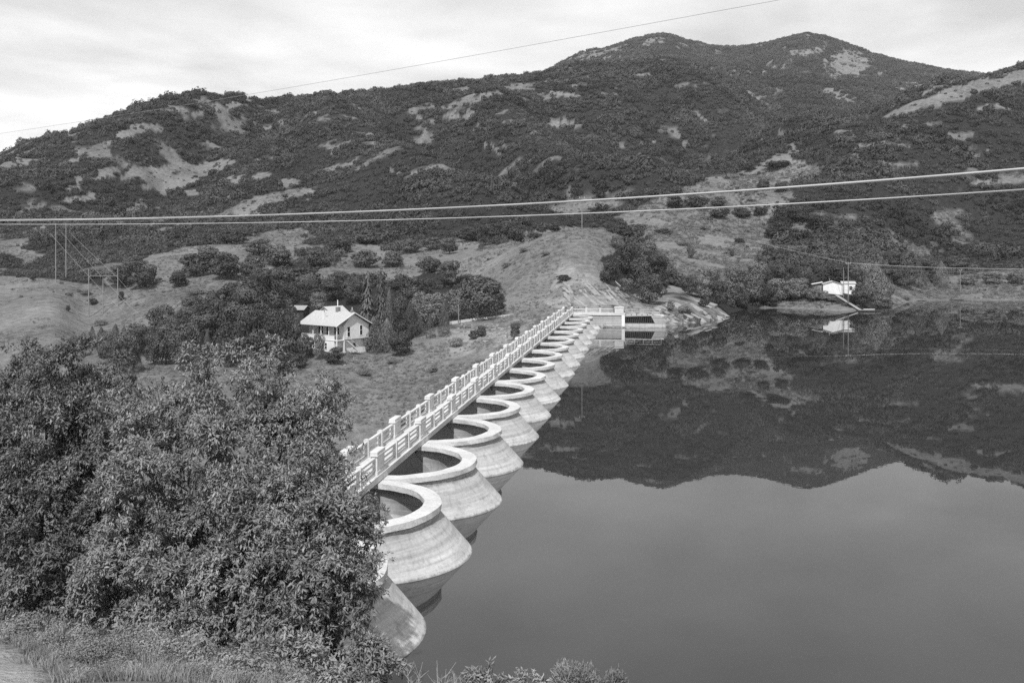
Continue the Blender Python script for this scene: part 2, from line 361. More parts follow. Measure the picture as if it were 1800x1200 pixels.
# ridges (+) and gullies (-): polyline in (x, y, distance) with height and half width in metres
SPURS = [
 ([(880, 195, 770), (930, 250, 700), (1000, 320, 590), (1050, 362, 500)], 27, 38),
 ([(960, 230, 760), (1040, 300, 620), (1085, 350, 540)], -20, 35),
 ([(770, 235, 720), (840, 320, 560), (900, 370, 470)], -15, 34),
 ([(570, 220, 740), (640, 290, 620), (760, 350, 500), (850, 385, 440)], 22, 34),
 ([(480, 190, 800), (420, 230, 700), (330, 300, 600), (260, 370, 500)], -10, 30),
 ([(360, 200, 730), (260, 235, 670), (130, 300, 590), (20, 360, 510)], 14, 34),
 ([(1215, 150, 900), (1250, 190, 830), (1330, 260, 740), (1380, 285, 680)], 18, 40),
 ([(1100, 120, 1000), (1180, 220, 820), (1260, 290, 650)], -10, 45),
 ([(1185, 100, 1960), (1230, 130, 1780)], 14, 60),
 ([(1415, 90, 2050), (1395, 110, 1930), (1340, 140, 1780)], 20, 60),
 ([(1290, 85, 2200), (1300, 120, 1950)], -30, 80),
 ([(1500, 90, 2150), (1520, 140, 1850)], -25, 80),
 ([(1700, 155, 640), (1600, 260, 520), (1500, 360, 440)], 8, 34),
 ([(1800, 200, 600), (1720, 320, 480), (1650, 420, 410)], -7, 34),
]
_xs = np.arange(-900, 2701, 4.0)
def _smooth(a, sg):
    k = np.arange(-15, 16); w = np.exp(-0.5 * (k / sg) ** 2); w /= w.sum()
    return np.convolve(np.pad(a, 15, mode='edge'), w, 'valid')
def lower(k, xs_, dy):       # allow for the height of the brush standing on a crest
    l = LINES[k]; LINES[k] = (l[0], l[1], l[2] - np.interp(l[0], xs_, dy) * l[1] / F)
lower(13, [0, 2700], [4, 4])
lower(9, [0, 300, 370, 420, 520, 600, 960, 1100, 1215, 1240], [14, 18, 12, 2, 3, 5, 9, 8, 8, 4])
lower(7, [1200, 1500, 1600, 1800], [2, 8, 9, 8])
LINES = [(_xs, _smooth(np.interp(_xs, l[0], l[1]), 3.5), _smooth(np.interp(_xs, l[0], l[2]), 1.2 if l[1].mean() > 2000 else 3.0)) for l in LINES]
def seg_d(px, py, ax, ay, bx, by):
    dx, dy = bx - ax, by - ay; t = np.clip(((px - ax) * dx + (py - ay) * dy) / (dx * dx + dy * dy), 0, 1)
    return np.hypot(px - ax - t * dx, py - ay - t * dy)
TH = math.atan(233.1 / F)                     # the dam's line runs 8 degrees to the right of the view
CT, ST = math.cos(TH), math.sin(TH)
def ground(X, Y):
    X = np.atleast_1d(np.asarray(X, float)); Y = np.atleast_1d(np.asarray(Y, float))
    Yc = np.maximum(Y, 30.0)
    px = np.clip(CX + F * X / Yc, -900, 2700)
    YK = np.array([np.interp(px, l[0], l[1]) for l in LINES]); ZK = np.array([np.interp(px, l[0], l[2]) for l in LINES])
    K = len(LINES)
    h = np.diff(YK, axis=0); d = np.diff(ZK, axis=0) / h
    mm = np.zeros_like(ZK)
    w1 = 2 * h[1:] + h[:-1]; w2 = h[1:] + 2 * h[:-1]
    ok = (d[:-1] * d[1:]) > 0
    with np.errstate(divide='ignore', invalid='ignore'):
        mi = (w1 + w2) / (w1 / d[:-1] + w2 / d[1:])
    mm[1:-1] = np.where(ok, mi, 0); mm[0] = d[0]; mm[-1] = d[-1]
    z = np.zeros_like(X)
    yy = np.clip(Yc, YK[0], YK[-1])
    for k in range(K - 1):
        s = (yy >= YK[k]) & (yy <= YK[k + 1])
        if not s.any(): continue
        u = (yy[s] - YK[k][s]) / h[k][s]; hh = h[k][s]
        z[s] = ((1 + 2 * u) * (1 - u) ** 2) * ZK[k][s] + u * (1 - u) ** 2 * hh * mm[k][s] + u * u * (3 - 2 * u) * ZK[k + 1][s] + u * u * (u - 1) * hh * mm[k + 1][s]
    for pts, amp, wd in SPURS:
        w = [at(*p) for p in pts]; best = np.full_like(X, 1e9)
        for a, b_ in zip(w[:-1], w[1:]):
            best = np.minimum(best, seg_d(X, Y, a.x, a.y, b_.x, b_.y))
        z += amp * np.exp(-(best / wd) ** 2)
    far = sstep(330, 600, Y)
    z += far * (fbm(X / 90, Y / 90, 4, 3) * 5 * sstep(400, 800, Y) + (0.5 - np.abs(fbm(X / 50 + Y / 160, Y / 150, 3, 11))) * 15 * (1 - 0.75 * sstep(650, 950, Y)))
    z += sstep(1200, 2000, Y) * (0.5 - np.abs(fbm(X / 160, Y / 260, 4, 21))) * 46 * (1 - sstep(1900, 2330, Y) * 0.95)
    land = sstep(0.3, 2.0, np.abs(z))
    z += land * fbm(X / 14, Y / 14, 4, 5) * 0.9 * sstep(140, 240, Y)
    # the camera's own bank
    left = 6.64 - 0.274 * (Y - 20) + 0.25 * fbm(X / 3, Y / 3, 3, 8)
    left = np.where(Y < 20, 6.64 + (20 - Y) * 0.43, left)
    right = 5.4 - 0.55 * (Y - 20) - 0.22 * np.clip(X, -8, 60)
    right = np.where(Y < 20, 5.4 - 0.22 * np.clip(X, -8, 60) + (20 - Y) * 0.46, right)
    right = np.maximum(right, -8)
    b_ = sstep(-9, -3, X)
    fore = left * (1 - b_) + right * b_
    fore = np.where(Y < 3, np.minimum(fore, 13.9 + 0.02 * (3 - Y)), fore)
    w = sstep(33, 50, Y)
    z = fore * (1 - w) + z * w
    # reservoir side of the dam: bed below the water line
    u = X * CT - Y * ST; s = X * ST + Y * CT
    bed = sstep(-15.5, -11.5, u) * sstep(30, 36, s) * (1 - sstep(192, 199, s)) * (1 - sstep(150, 195, Y) * (X > 60))
    z = np.where((bed > 0) & (Y < 205), np.minimum(z, z * (1 - bed) + np.minimum(z, -6) * bed), z)
    return z
def gz(x, Y):            # ground height under pixel column x at distance Y
    X = (x - CX) * Y / F
    return float(ground(X, Y)[0])
def on_ground(x, Y, sink=0.0):
    return Vector(((x - CX) * Y / F, Y, gz(x, Y) - sink))
def find_Y(x, y, Y0=146, Y1=2600, n=500):
    """distance at which the sight line through pixel (x, y) first meets the hillside"""
    Ys = np.geomspace(Y0, Y1, n); Xs = (x - CX) * Ys / F
    g_ = ground(Xs, Ys); ray = CAMZ + (HY - y) * Ys / F
    i = np.argmax(g_ >= ray)
    return float(Ys[i]) if (g_ >= ray).any() else None

# --- which ground is grass, scrub, rock (places read off the photograph)
def in_poly(px, py, poly):
    c = np.zeros(px.shape, bool); n = len(poly)
    for i in range(n):
        x0, y0 = poly[i]; x1, y1 = poly[(i + 1) % n]
        if y0 == y1: continue
        c ^= ((py < y0) != (py < y1)) & (px < (x1 - x0) * (py - y0) / (y1 - y0) + x0)
    return c
GRASS_POLYS = [
 [(-400, 480), (100, 492), (160, 498), (240, 505), (330, 505), (430, 520), (300, 560), (200, 620), (620, 625), (620, 900), (-400, 900)],
 [(180, 480), (250, 452), (330, 432), (400, 425), (470, 410), (530, 398), (565, 420), (520, 450), (470, 462), (500, 500), (430, 530), (300, 520), (200, 510)],
 [(-100, 415), (30, 428), (80, 452), (65, 462), (0, 445), (-100, 440)],
 [(780, 480), (830, 445), (880, 430), (930, 412), (1000, 398), (1072, 404), (1100, 425), (1060, 460), (1080, 505), (1110, 520), (1180, 545), (1250, 560), (1180, 590), (1010, 570), (900, 600), (860, 640), (800, 700), (600, 790), (540, 700), (560, 640), (640, 612), (720, 600), (790, 560), (900, 530), (870, 490)],
 [(1070, 382), (1130, 352), (1200, 330), (1330, 290), (1395, 255), (1410, 262), (1400, 285), (1450, 290), (1440, 310), (1385, 318), (1390, 340), (1378, 365), (1345, 395), (1355, 430), (1330, 452), (1260, 470), (1200, 475), (1160, 440), (1120, 400)],
 [(560, 495), (580, 470), (600, 450), (640, 425), (700, 440), (800, 415), (850, 430), (800, 500), (760, 470), (700, 500), (640, 480), (580, 500)],
 [(1130, 400), (1340, 430), (1325, 478), (1260, 492), (1195, 492), (1150, 465)],
 [(1545, 206), (1600, 181), (1700, 150), (1800, 124), (2000, 90), (2000, 110), (1800, 148), (1760, 160), (1700, 170), (1640, 186), (1600, 205), (1560, 212)],
 [(1555, 530), (1560, 500), (1620, 487), (1700, 480), (2300, 470), (2300, 535)],
 [(1340, 545), (1370, 530), (1430, 528), (1530, 545), (1530, 555), (1340, 555)],
]
EL = [(245, 231, 34, 8, 20), (20, 286, 42, 8, 20), (170, 268, 28, 8, 15), (120, 285, 26, 5, 20), (160, 313, 55, 5, 22), (193, 303, 30, 5, 20), (50, 363, 22, 4, 25), (133, 347, 26, 7, 25),
 (287, 293, 50, 8, 15), (300, 317, 36, 8, 12), (367, 293, 36, 8, 8), (230, 307, 15, 6, 20), (453, 303, 20, 5, 12), (403, 315, 20, 5, 10), (350, 330, 20, 6, 5), (457, 360, 58, 10, 18), (533, 337, 28, 9, 0),
 (510, 318, 12, 5, 30), (580, 262, 10, 7, 0), (387, 353, 13, 5, 20), (230, 373, 26, 8, 35), (270, 387, 15, 6, 40), (293, 403, 28, 5, 20), (383, 190, 60, 6, 12), (300, 193, 30, 5, 20), (520, 212, 48, 4, 20),
 (187, 260, 30, 6, 20), (865, 167, 105, 5, 13), (800, 204, 17, 10, -30), (833, 196, 18, 11, 0), (753, 207, 13, 4, -50), (992, 215, 26, 4, -8), (1128, 251, 10, 5, -10), (994, 168, 25, 4, -10), (1070, 170, 15, 4, 0),
 (1493, 112, 40, 20, 8), (1417, 93, 26, 8, 10), (1357, 120, 25, 4, 15), (1620, 153, 52, 6, 5), (1283, 127, 48, 3, 0), (1333, 173, 32, 2.5, -30), (1387, 237, 24, 4, -30), (1483, 170, 26, 4, -20),
 (1690, 230, 22, 6, 0), (1747, 193, 32, 4, 0), (1587, 223, 12, 3, 0), (1640, 212, 18, 3, 10), (1550, 260, 42, 4, 2), (1500, 280, 25, 4, 15), (1750, 323, 38, 6, 0), (1583, 287, 32, 3, -5), (1483, 233, 16, 3, 20),
 (1050, 95, 46, 4, 14), (1150, 74, 26, 4, 5), (640, 235, 22, 3, 10), (700, 300, 16, 3, -20), (60, 400, 30, 5, 20), (860, 262, 16, 3, -40), (1240, 210, 14, 3, -30), (100, 245, 60, 4, 20), (1720, 270, 26, 3, 5)]
ROCK_POLYS = [[(985, 470), (1040, 470), (1075, 500), (1105, 525), (1190, 500), (1235, 510), (1290, 560), (1200, 585), (1080, 580), (1000, 560), (960, 530)],
              [(790, 575), (900, 560), (950, 555), (920, 590), (850, 640), (800, 640), (780, 600)]]
def masks(X, Y, z):
    px = CX + F * X / np.maximum(Y, 5); py = HY - F * (z - CAMZ) / np.maximum(Y, 5)
    wob = np.clip(Y / 400, 0.4, 1.0)
    jx = fbm(X / 17, Y / 17, 5, 31) * 34 * wob; jy = fbm(X / 17 + 50, Y / 17, 5, 37) * 15 * wob
    qx, qy = px + jx, py + jy
    gmask = np.zeros(px.shape)
    for p in GRASS_POLYS: gmask = np.maximum(gmask, in_poly(qx, qy, p).astype(float))
    fine = fbm(X / 5 / wob, Y / 7 / wob, 3, 53)
    for cx, cy, a, b_, an in EL:
        c, s = math.cos(R(an)), math.sin(R(an)); dx, dy = qx - cx, -(qy - cy)
        q = ((dx * c + dy * s) / a) ** 2 + ((-dx * s + dy * c) / (b_ * 1.15)) ** 2
        gmask = np.maximum(gmask, sstep(1.2, 0.85, q + 0.9 * fine))
    gap = (fbm(X / 26, Y / 20, 4, 41) > 0.42 + 0.1 * (px > 600)) & (px > -400) & (Y > 300) & (Y < 1100)
    gap = sstep(0.30, 0.52, 0.03 * (px < 620) + 0.16 * (Y > 2050) * (px < 1240) +  fbm(X / 26, Y / 20, 4, 41) + 0.25 * fine) * (px > -400) * (Y > 300) * (Y < 2450)
    gmask = np.maximum(gmask, gap * 0.9)
    rock = np.zeros(px.shape)
    for p in ROCK_POLYS: rock = np.maximum(rock, in_poly(qx, qy, p).astype(float))
    rock = rock * sstep(-0.35, 0.15, fbm(X / 6, Y / 6, 3, 57)) * 0.85
    near = Y < 150
    gmask = np.where(near, 1.0, gmask)
    bare = np.where(near, sstep(3.5, 2.2, seg_d(X, Y, -16, 16, -10.5, 22.5)) if False else 0.0, 0.0)
    return gmask, rock, bare

cols = np.unique(np.concatenate([np.linspace(-900, -60, 90), np.arange(-60, 1860, 2.6), np.linspace(1860, 2700, 90)]))
rows = np.unique(np.concatenate([np.linspace(-160, 2, 14), np.linspace(2, 60, 90), np.geomspace(60, 190, 50), np.geomspace(190, 330, 110), np.geomspace(330, 1100, 190),
                                 np.geomspace(1100, 2450, 110), np.geomspace(2450, 6000, 16)]))
TT = (cols - CX) / F
GXX = TT[None, :] * (np.abs(rows)[:, None] + 26 * np.exp(-np.abs(rows)[:, None] / 60)); GYY = np.repeat(rows[:, None], len(cols), 1)
GX = GXX.ravel(); GY = GYY.ravel(); GZ = ground(GX, GY)
nr, nc = len(rows), len(cols)
ii = (np.arange(nr - 1)[:, None] * nc + np.arange(nc - 1)[None, :]).ravel()
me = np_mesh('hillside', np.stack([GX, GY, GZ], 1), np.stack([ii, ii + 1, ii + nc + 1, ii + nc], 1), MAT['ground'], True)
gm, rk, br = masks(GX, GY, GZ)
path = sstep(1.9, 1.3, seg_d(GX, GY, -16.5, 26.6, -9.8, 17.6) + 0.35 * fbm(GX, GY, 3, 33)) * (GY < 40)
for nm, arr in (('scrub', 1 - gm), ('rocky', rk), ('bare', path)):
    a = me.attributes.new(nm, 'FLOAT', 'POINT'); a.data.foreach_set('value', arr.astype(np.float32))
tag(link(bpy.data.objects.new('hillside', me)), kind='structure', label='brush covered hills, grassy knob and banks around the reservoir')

# ------------------------------------------------------------------ water (its edge follows the arches of the dam)
BAY = 10.67; SB0 = 53.7                        # bay length, distance of the buttress beside the first open pilaster
UC = -15.95                                    # arch centres, metres upstream(+) / downstream(-) of the camera
NA0, NA1 = -1, 14
ZR, ZC = 2.52, 3.02                            # top of coping, base of the railing
def dam_xy(u, s): return (u * CT + s * ST, -u * ST + s * CT)
Z0, SLP = 1.92, 0.93
def shift(z): return max(0.0, (Z0 - z) * SLP)
wp = []
for n in range(NA0, NA1 + 1):
    sc_ = SB0 + BAY * n - BAY / 2
    for k in range(0, 17):
        a = math.pi * k / 16
        wp.append(dam_xy(UC + shift(0) + 4.95 * math.sin(a), sc_ - 4.95 * math.cos(a)))
wp += [dam_xy(-9.5, 204), (24, 212), (34, 262), (45, 330), (200, 420), (640, 420), (640, -30), (30, -30), (-14, 22), dam_xy(-13.9, 30)]
wm = MB(); wm.v = [(x, y, 0.0) for x, y in wp]; wm.f = [tuple(range(len(wp)))]
wmesh = wm.mesh('water')
import bmesh
bm = bmesh.new(); bm.from_mesh(wmesh); bmesh.ops.triangulate(bm, faces=bm.faces); bmesh.ops.recalc_face_normals(bm, faces=bm.faces)
if bm.faces[0].normal.z < 0: bmesh.ops.reverse_faces(bm, faces=bm.faces)
bm.to_mesh(wmesh); bm.free(); wmesh.materials.append(MAT['water'])
tag(link(bpy.data.objects.new('water', wmesh)), kind='structure', label='still reservoir water mirroring hills and sky')

# ------------------------------------------------------------------ the dam
dam = empty('dam', (0, 0, 0), -TH)
tag(dam, 'white concrete dam of many rounded arches with a railed walkway', 'dam')
def arch_shell(levels, seg=28, back=1.7):
    """levels: (z, r_out, r_in, shift). A half ring with straight legs, origin at the arch centre; x upstream, y along the dam"""
    mb = MB(); rings = []
    for (z, ro, ri, sh) in levels:
        ring = []
        for r_ in (ro, ri):
            pl = [(-back, -r_)] + [(sh + r_ * math.sin(math.pi * k / seg), -r_ * math.cos(math.pi * k / seg)) for k in range(seg + 1)] + [(-back, r_)]
            ring.append([(x, y, z) for x, y in pl])
        rings.append(ring)
    n = len(rings[0][0]); L_ = len(rings)
    for rg in rings:
        mb.v += rg[0] + rg[1]
    for j in range(L_ - 1):
        a, c = j * 2 * n, (j + 1) * 2 * n
        for k in range(n - 1):
            mb.f.append((a + k, a + k + 1, c + k + 1, c + k)); mb.f.append((a + n + k + 1, a + n + k, c + n + k, c + n + k + 1))
        mb.f.append((a, c, c + n, a + n)); mb.f.append((a + n - 1, a + 2 * n - 1, c + 2 * n - 1, c + n - 1))
    for k in range(n - 1):
        mb.f.append((k, n + k, n + k + 1, k + 1)); c = (L_ - 1) * 2 * n
        mb.f.append((c + k, c + k + 1, c + n + k + 1, c + n + k))
    return mb
zs = [2.17, Z0] + [Z0 - 0.25 * k for k in range(1, 9)] + [-0.6, -4, -9]
wall_m = arch_shell([(z, 5.20, 4.74, shift(z)) for z in zs])
cope_src = [arch_shell([(ZR, 5.31, 4.38, 0), (ZR - 0.30, 5.33, 4.38, 0), (ZR - 0.347, 5.27, 4.5, 0)]) for _ in range(3)]
for ci, cm in enumerate(cope_src):            # chipped, uneven edges
    r_ = np.random.default_rng(50 + ci)
    cm.v = [(x + r_.normal(0, 0.018), y + (r_.normal(0, 0.012) if abs(y) < 5.2 else -abs(r_.normal(0, .008)) * (1 if y > 0 else -1)), z + r_.normal(0, 0.012)) for x, y, z in cm.v]
awall = None; copes = []; abutt = None
strut_pts = [(-3.9, -1.2), (-3.9, 0.2), (-3.5, 0.2), (-3.5, -1.2)]
for n in range(NA0, NA1 + 1):
    sc_ = SB0 + BAY * n - BAY / 2
    if awall is None:
        awall = wall_m.build('arch', MAT['conc_arch'], dam); a = awall
        for p in a.data.polygons:
            p.use_smooth = abs(p.normal.z) < 0.9 and p.normal.x > -0.99
        c_objs = [cm.build('coping', MAT['conc_cope']) for cm in cope_src]
        for c in c_objs: scene.collection.objects.unlink(c)
    else:
        a = awall.copy(); link(a, dam)
    a.location = (UC, sc_, 0)
    c = c_objs[(n * 7 + 2) % 3].copy(); c.name = 'coping'; link(c, a)
    # buttress on the far side of the arch
    if abutt is None:
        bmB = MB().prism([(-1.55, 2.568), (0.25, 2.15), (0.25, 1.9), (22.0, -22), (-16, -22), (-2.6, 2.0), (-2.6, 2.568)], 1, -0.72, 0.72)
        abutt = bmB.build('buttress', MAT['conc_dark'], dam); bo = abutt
        st_ = MB()
        arc = [(-4.6 + 9.2 * k / 12, -0.9 + 1.3 * math.sin(math.pi * k / 12)) for k in range(13)]
        poly = [(-4.61, 1.1), (-4.61, -0.9)] + arc[1:-1] + [(4.61, -0.9), (4.61, 1.1)]
        st_.prism(poly, 0, -3.4, -2.9)
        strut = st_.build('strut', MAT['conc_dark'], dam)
        strut.location = (UC, sc_, 0)
    else:
        bo = abutt.copy(); link(bo, dam)
        s2 = strut.copy(); link(s2, dam); s2.location = (UC, sc_, 0)
    bo.location = (UC, SB0 + BAY * n, 0)
# near end buttress
bo = abutt.copy(); link(bo, dam); bo.location = (UC, SB0 + BAY * (NA0 - 1), 0)

# walkway: slab pieces, then railings
UN0, UN1 = -15.70, -15.27      # near rail posts
UF0, UF1 = -17.52, -17.09      # far rail posts
slab = MB().cbox(-17.66, -15.17, -BAY / 2 + 0.004, BAY / 2 - 0.004, 2.57, 2.94, 0.01)
slab_o = None
for n in range(-2, NA1 + 1):
    if slab_o is None: slab_o = slab.build('deck_slab', MAT['conc_white'], dam); o = slab_o
    else: o = slab_o.copy(); link(o, dam)
    o.location = (0, SB0 + BAY * n - (BAY / 2 if n > -2 else BAY / 2), 0)
def rail_parts():
    P = {}
    w0, w1 = -0.215, 0.215
    pil = MB(); pil.box(w0 + 0.02, w1 - 0.02, -0.78, 0.78, 0, 1.0)
    P['pilaster'] = pil.build('pilaster', MAT['conc_white'])
    cap = MB(); cap.box(w0 - 0.03, w1 + 0.03, -0.86, 0.86, 1.0, 1.05); cap.cbox(w0 - 0.005, w1 + 0.005, -0.82, 0.82, 1.05, 1.27, 0.035)
    P['cap'] = cap.build('cap', MAT['conc_white'], P['pilaster'])
    foot = MB(); foot.box(w0 - 0.03, w1 + 0.03, -0.9, 0.9, -0.075, 0.12)
    P['foot'] = foot.build('plinth', MAT['conc_white'], P['pilaster'])
    post = MB(); arc = [(w0 + 0.04, 1.0), (w0 + 0.10, 1.06), (0, 1.09), (w1 - 0.10, 1.06), (w1 - 0.04, 1.0)]
    post.prism([(w0 + 0.04, -0.078), (w1 - 0.04, -0.078)][::-1] + arc, 1, -0.11, 0.11)
    P['post'] = post.build('post', MAT['conc_white'])
    ol = (BAY - 1.56 - 0.44) / 3; P['ol'] = ol
    for nm, z0, z1, x0, x1 in (('top_rail', 0.80, 0.93, -0.10, 0.10), ('middle_rail', 0.47, 0.55, -0.05, 0.05), ('bottom_rail', 0.16, 0.24, -0.05, 0.05)):
        P[nm] = MB().cbox(x0, x1, -ol / 2 + .002, ol / 2 - .002, z0, z1, 0.015).build(nm, MAT['conc_white'])
    P['curb'] = MB().cbox(-0.12, 0.12, -ol / 2 + .002, ol / 2 - .002, -0.077, 0.02, 0.03).build('curb', MAT['conc_white'])
    return P
P = rail_parts(); ol = P['ol']
used = set()
def put(o, loc, rz=0.0):
    if o.name not in used: used.add(o.name); c = o; 
    else:
        c = o.copy(); link(c); 
        for ch in o.children:
            d = ch.copy(); link(d, c)
    c.parent = dam; c.location = loc; c.rotation_euler = (0, 0, rz)
    return c
for uc_ in ((UN0 + UN1) / 2, (UF0 + UF1) / 2):
    for n in range(-2, NA1 + 1):
        s0 = SB0 + BAY * n
        put(P['pilaster'], (uc_, s0, ZC))
        if n == NA1: continue
        s = s0 + 0.78
        for k in range(3):
            mid = s + ol / 2
            for nm in ('top_rail', 'middle_rail', 'bottom_rail', 'curb'): put(P[nm], (uc_, mid, ZC))
            s += ol
            if k < 2: put(P['post'], (uc_, s + 0.11, ZC)); s += 0.22
# far end: the deck turns upstream along the abutment wall
SE = SB0 + BAY * NA1
UE = -5.4
MB().box(-15.6, UE + 1.2, SE - 0.1, SE + 2.6, -2.5, 2.565).build('abutment_wall', MAT['conc_arch'], dam)
MB().cbox(-17.66, UE + 1.2, SE - 0.25 + 1.1, SE + 2.75, 2.57, 2.94, 0.02).build('deck_slab', MAT['conc_white'], dam)
MB().cbox(-15.16, UE + 1.2, SE - 0.3, SE + 0.84, 2.57, 2.94, 0.02).build('deck_edge', MAT['conc_white'], dam)
o_ = (UE - 1.0 - (-15.27 + 0.2)); ol3 = (o_ - 0.44 * 1.0) / 3
x = UN1 + 0.03; yy_ = SE + 0.0
for k in range(3):
    x1 = x + ol3
    for nm, z0, z1, hw in (('top_rail', 0.80, 0.93, 0.10), ('middle_rail', 0.47, 0.55, 0.05), ('bottom_rail', 0.12, 0.22, 0.05)):
        MB().cbox(x + .002, x1 - .002, yy_ - hw, yy_ + hw, ZC + z0, ZC + z1, 0.01).build(nm, MAT['conc_white'], dam)
    x = x1
    if k < 2:
        put(P['post'], (x + 0.11, yy_, ZC), R(90)).scale = (1, 2.0, 1); x += 0.22
blk = MB().box(UE - 0.95, UE + 0.95, SE - 0.32, SE + 0.5, 2.945, 4.15).build('end_block', MAT['conc_white'], dam)
MB().cbox(UE - 1.02, UE + 1.02, SE - 0.39, SE + 0.57, 4.15, 4.42, 0.04).build('cap', MAT['conc_white'], blk)
MB().box(UE + 0.55, UE + 1.22, SE - 0.42, SE - 0.12, -0.8, 2.56).build('gate_pier', MAT['white'], dam)

# ------------------------------------------------------------------ intake with trash rack beside the far end
ORI = Vector(dam_xy(UE + 1.24, SE + 0.2)).to_3d()
intake = empty('intake_structure', (ORI.x, ORI.y, 0), -TH * 0.6)
tag(intake, 'low concrete intake with a dark barred trash rack at the far abutment', 'intake')
W_ = 6.1
mb = MB()
mb.box(0, W_ + 2.5, 0.0, 0.5, -1.2, 0.85); mb.build('sill', MAT['conc_arch'], intake)
mb = MB().prism([(0, 2.62), (W_ - 0.55, 2.74), (W_ + 1.3, 2.62), (W_ + 2.2, 2.0), (W_ + 2.5, 0.856), (W_ + 0.25, 0.856), (W_ - 0.55, 2.45), (0, 2.30)], 1, -0.02, 0.6)
mb.build('frame', MAT['conc_arch'], intake)
MB().box(0, W_ + 2.2, 0.62, 3.4, 2.3, 2.62).build('roof_slab', MAT['conc_cope'], intake)
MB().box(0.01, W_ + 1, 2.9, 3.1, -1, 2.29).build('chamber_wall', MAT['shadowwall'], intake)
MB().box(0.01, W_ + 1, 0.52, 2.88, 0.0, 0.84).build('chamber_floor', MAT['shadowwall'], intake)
for k in range(15):
    x = 0.3 + 0.4 * k
    MB().tube([(x, 0.3, 2.34), (x + 0.16, 0.12, 0.86)], 0.022, 5).build('rack_bar', MAT['steel'], intake)
for k in range(6):
    MB().box(0.1 + 1.15 * k, 0.26 + 1.15 * k, -0.06, 0.1, 2.63, 2.82).build('bracket', MAT['darkwood'], intake)
for k in range(5):
    MB().tube([(0.2 + 1.9 * k, 1.6, 2.62), (0.2 + 1.9 * k, 1.6, 3.75)], 0.03, 6).build('handrail_post', MAT['cable'], intake)
for z in (3.72, 3.25): MB().tube([(0.2, 1.6, z), (7.8, 1.6, z)], 0.025, 6).build('handrail', MAT['cable'], intake)

# parapet along the road behind the slope, left of the far end
pts = [(790, 571, 213), (830, 565.5, 215), (880, 560, 216), (930, 555, 217), (966, 551, 217)]
par = empty('road_parapet', at(*pts[0])); tag(par, 'long low pale parapet leading across the slope to the dam', 'wall')
for a_, b_ in zip(pts[:-1], pts[1:]):
    A, B = at(*a_), at(*b_)
    for k in range(3):
        p0 = A.lerp(B, k / 3 + .003); p1 = A.lerp(B, (k + 1) / 3 - .003); d = (p1 - p0).normalized(); nrm = Vector((-d.y, d.x, 0)) * 0.2; up = Vector((0, 0, 0.75)); dn = Vector((0, 0, -1.8))
        q = MB().add([p0 - nrm + dn, p1 - nrm + dn, p1 + nrm + dn, p0 + nrm + dn, p0 - nrm + up, p1 - nrm + up, p1 + nrm + up, p0 + nrm + up],
                     [(0, 3, 2, 1), (4, 5, 6, 7), (0, 1, 5, 4), (1, 2, 6, 5), (2, 3, 7, 6), (3, 0, 4, 7)])
        o = q.build('panel', MAT['conc_cope']); o.parent = par; o.matrix_parent_inverse = Matrix.Translation(-par.location)

# ------------------------------------------------------------------ house below the hill
PH = R(38)
hp = at(589, 622, 184)
house = empty('house', (hp.x, hp.y, -3.9), 0)
tag(house, 'two-storey white house with upstairs porch and pale shingled gable roof', 'house')
# local frame: +x to the right/back along the gable end, -y ... built with a = along the front (leftwards), b = away
av = Vector((-math.cos(PH), math.sin(PH), 0)); bv = Vector((math.sin(PH), math.cos(PH), 0))
house.matrix_world = Matrix(((av.x, bv.x, 0, hp.x), (av.y, bv.y, 0, hp.y), (0, 0, 1, -3.9), (0, 0, 0, 1)))
house.location = (hp.x, hp.y, -3.9); house.rotation_euler = (0, 0, math.atan2(av.y, av.x)); house.scale = (1, -1, 1)
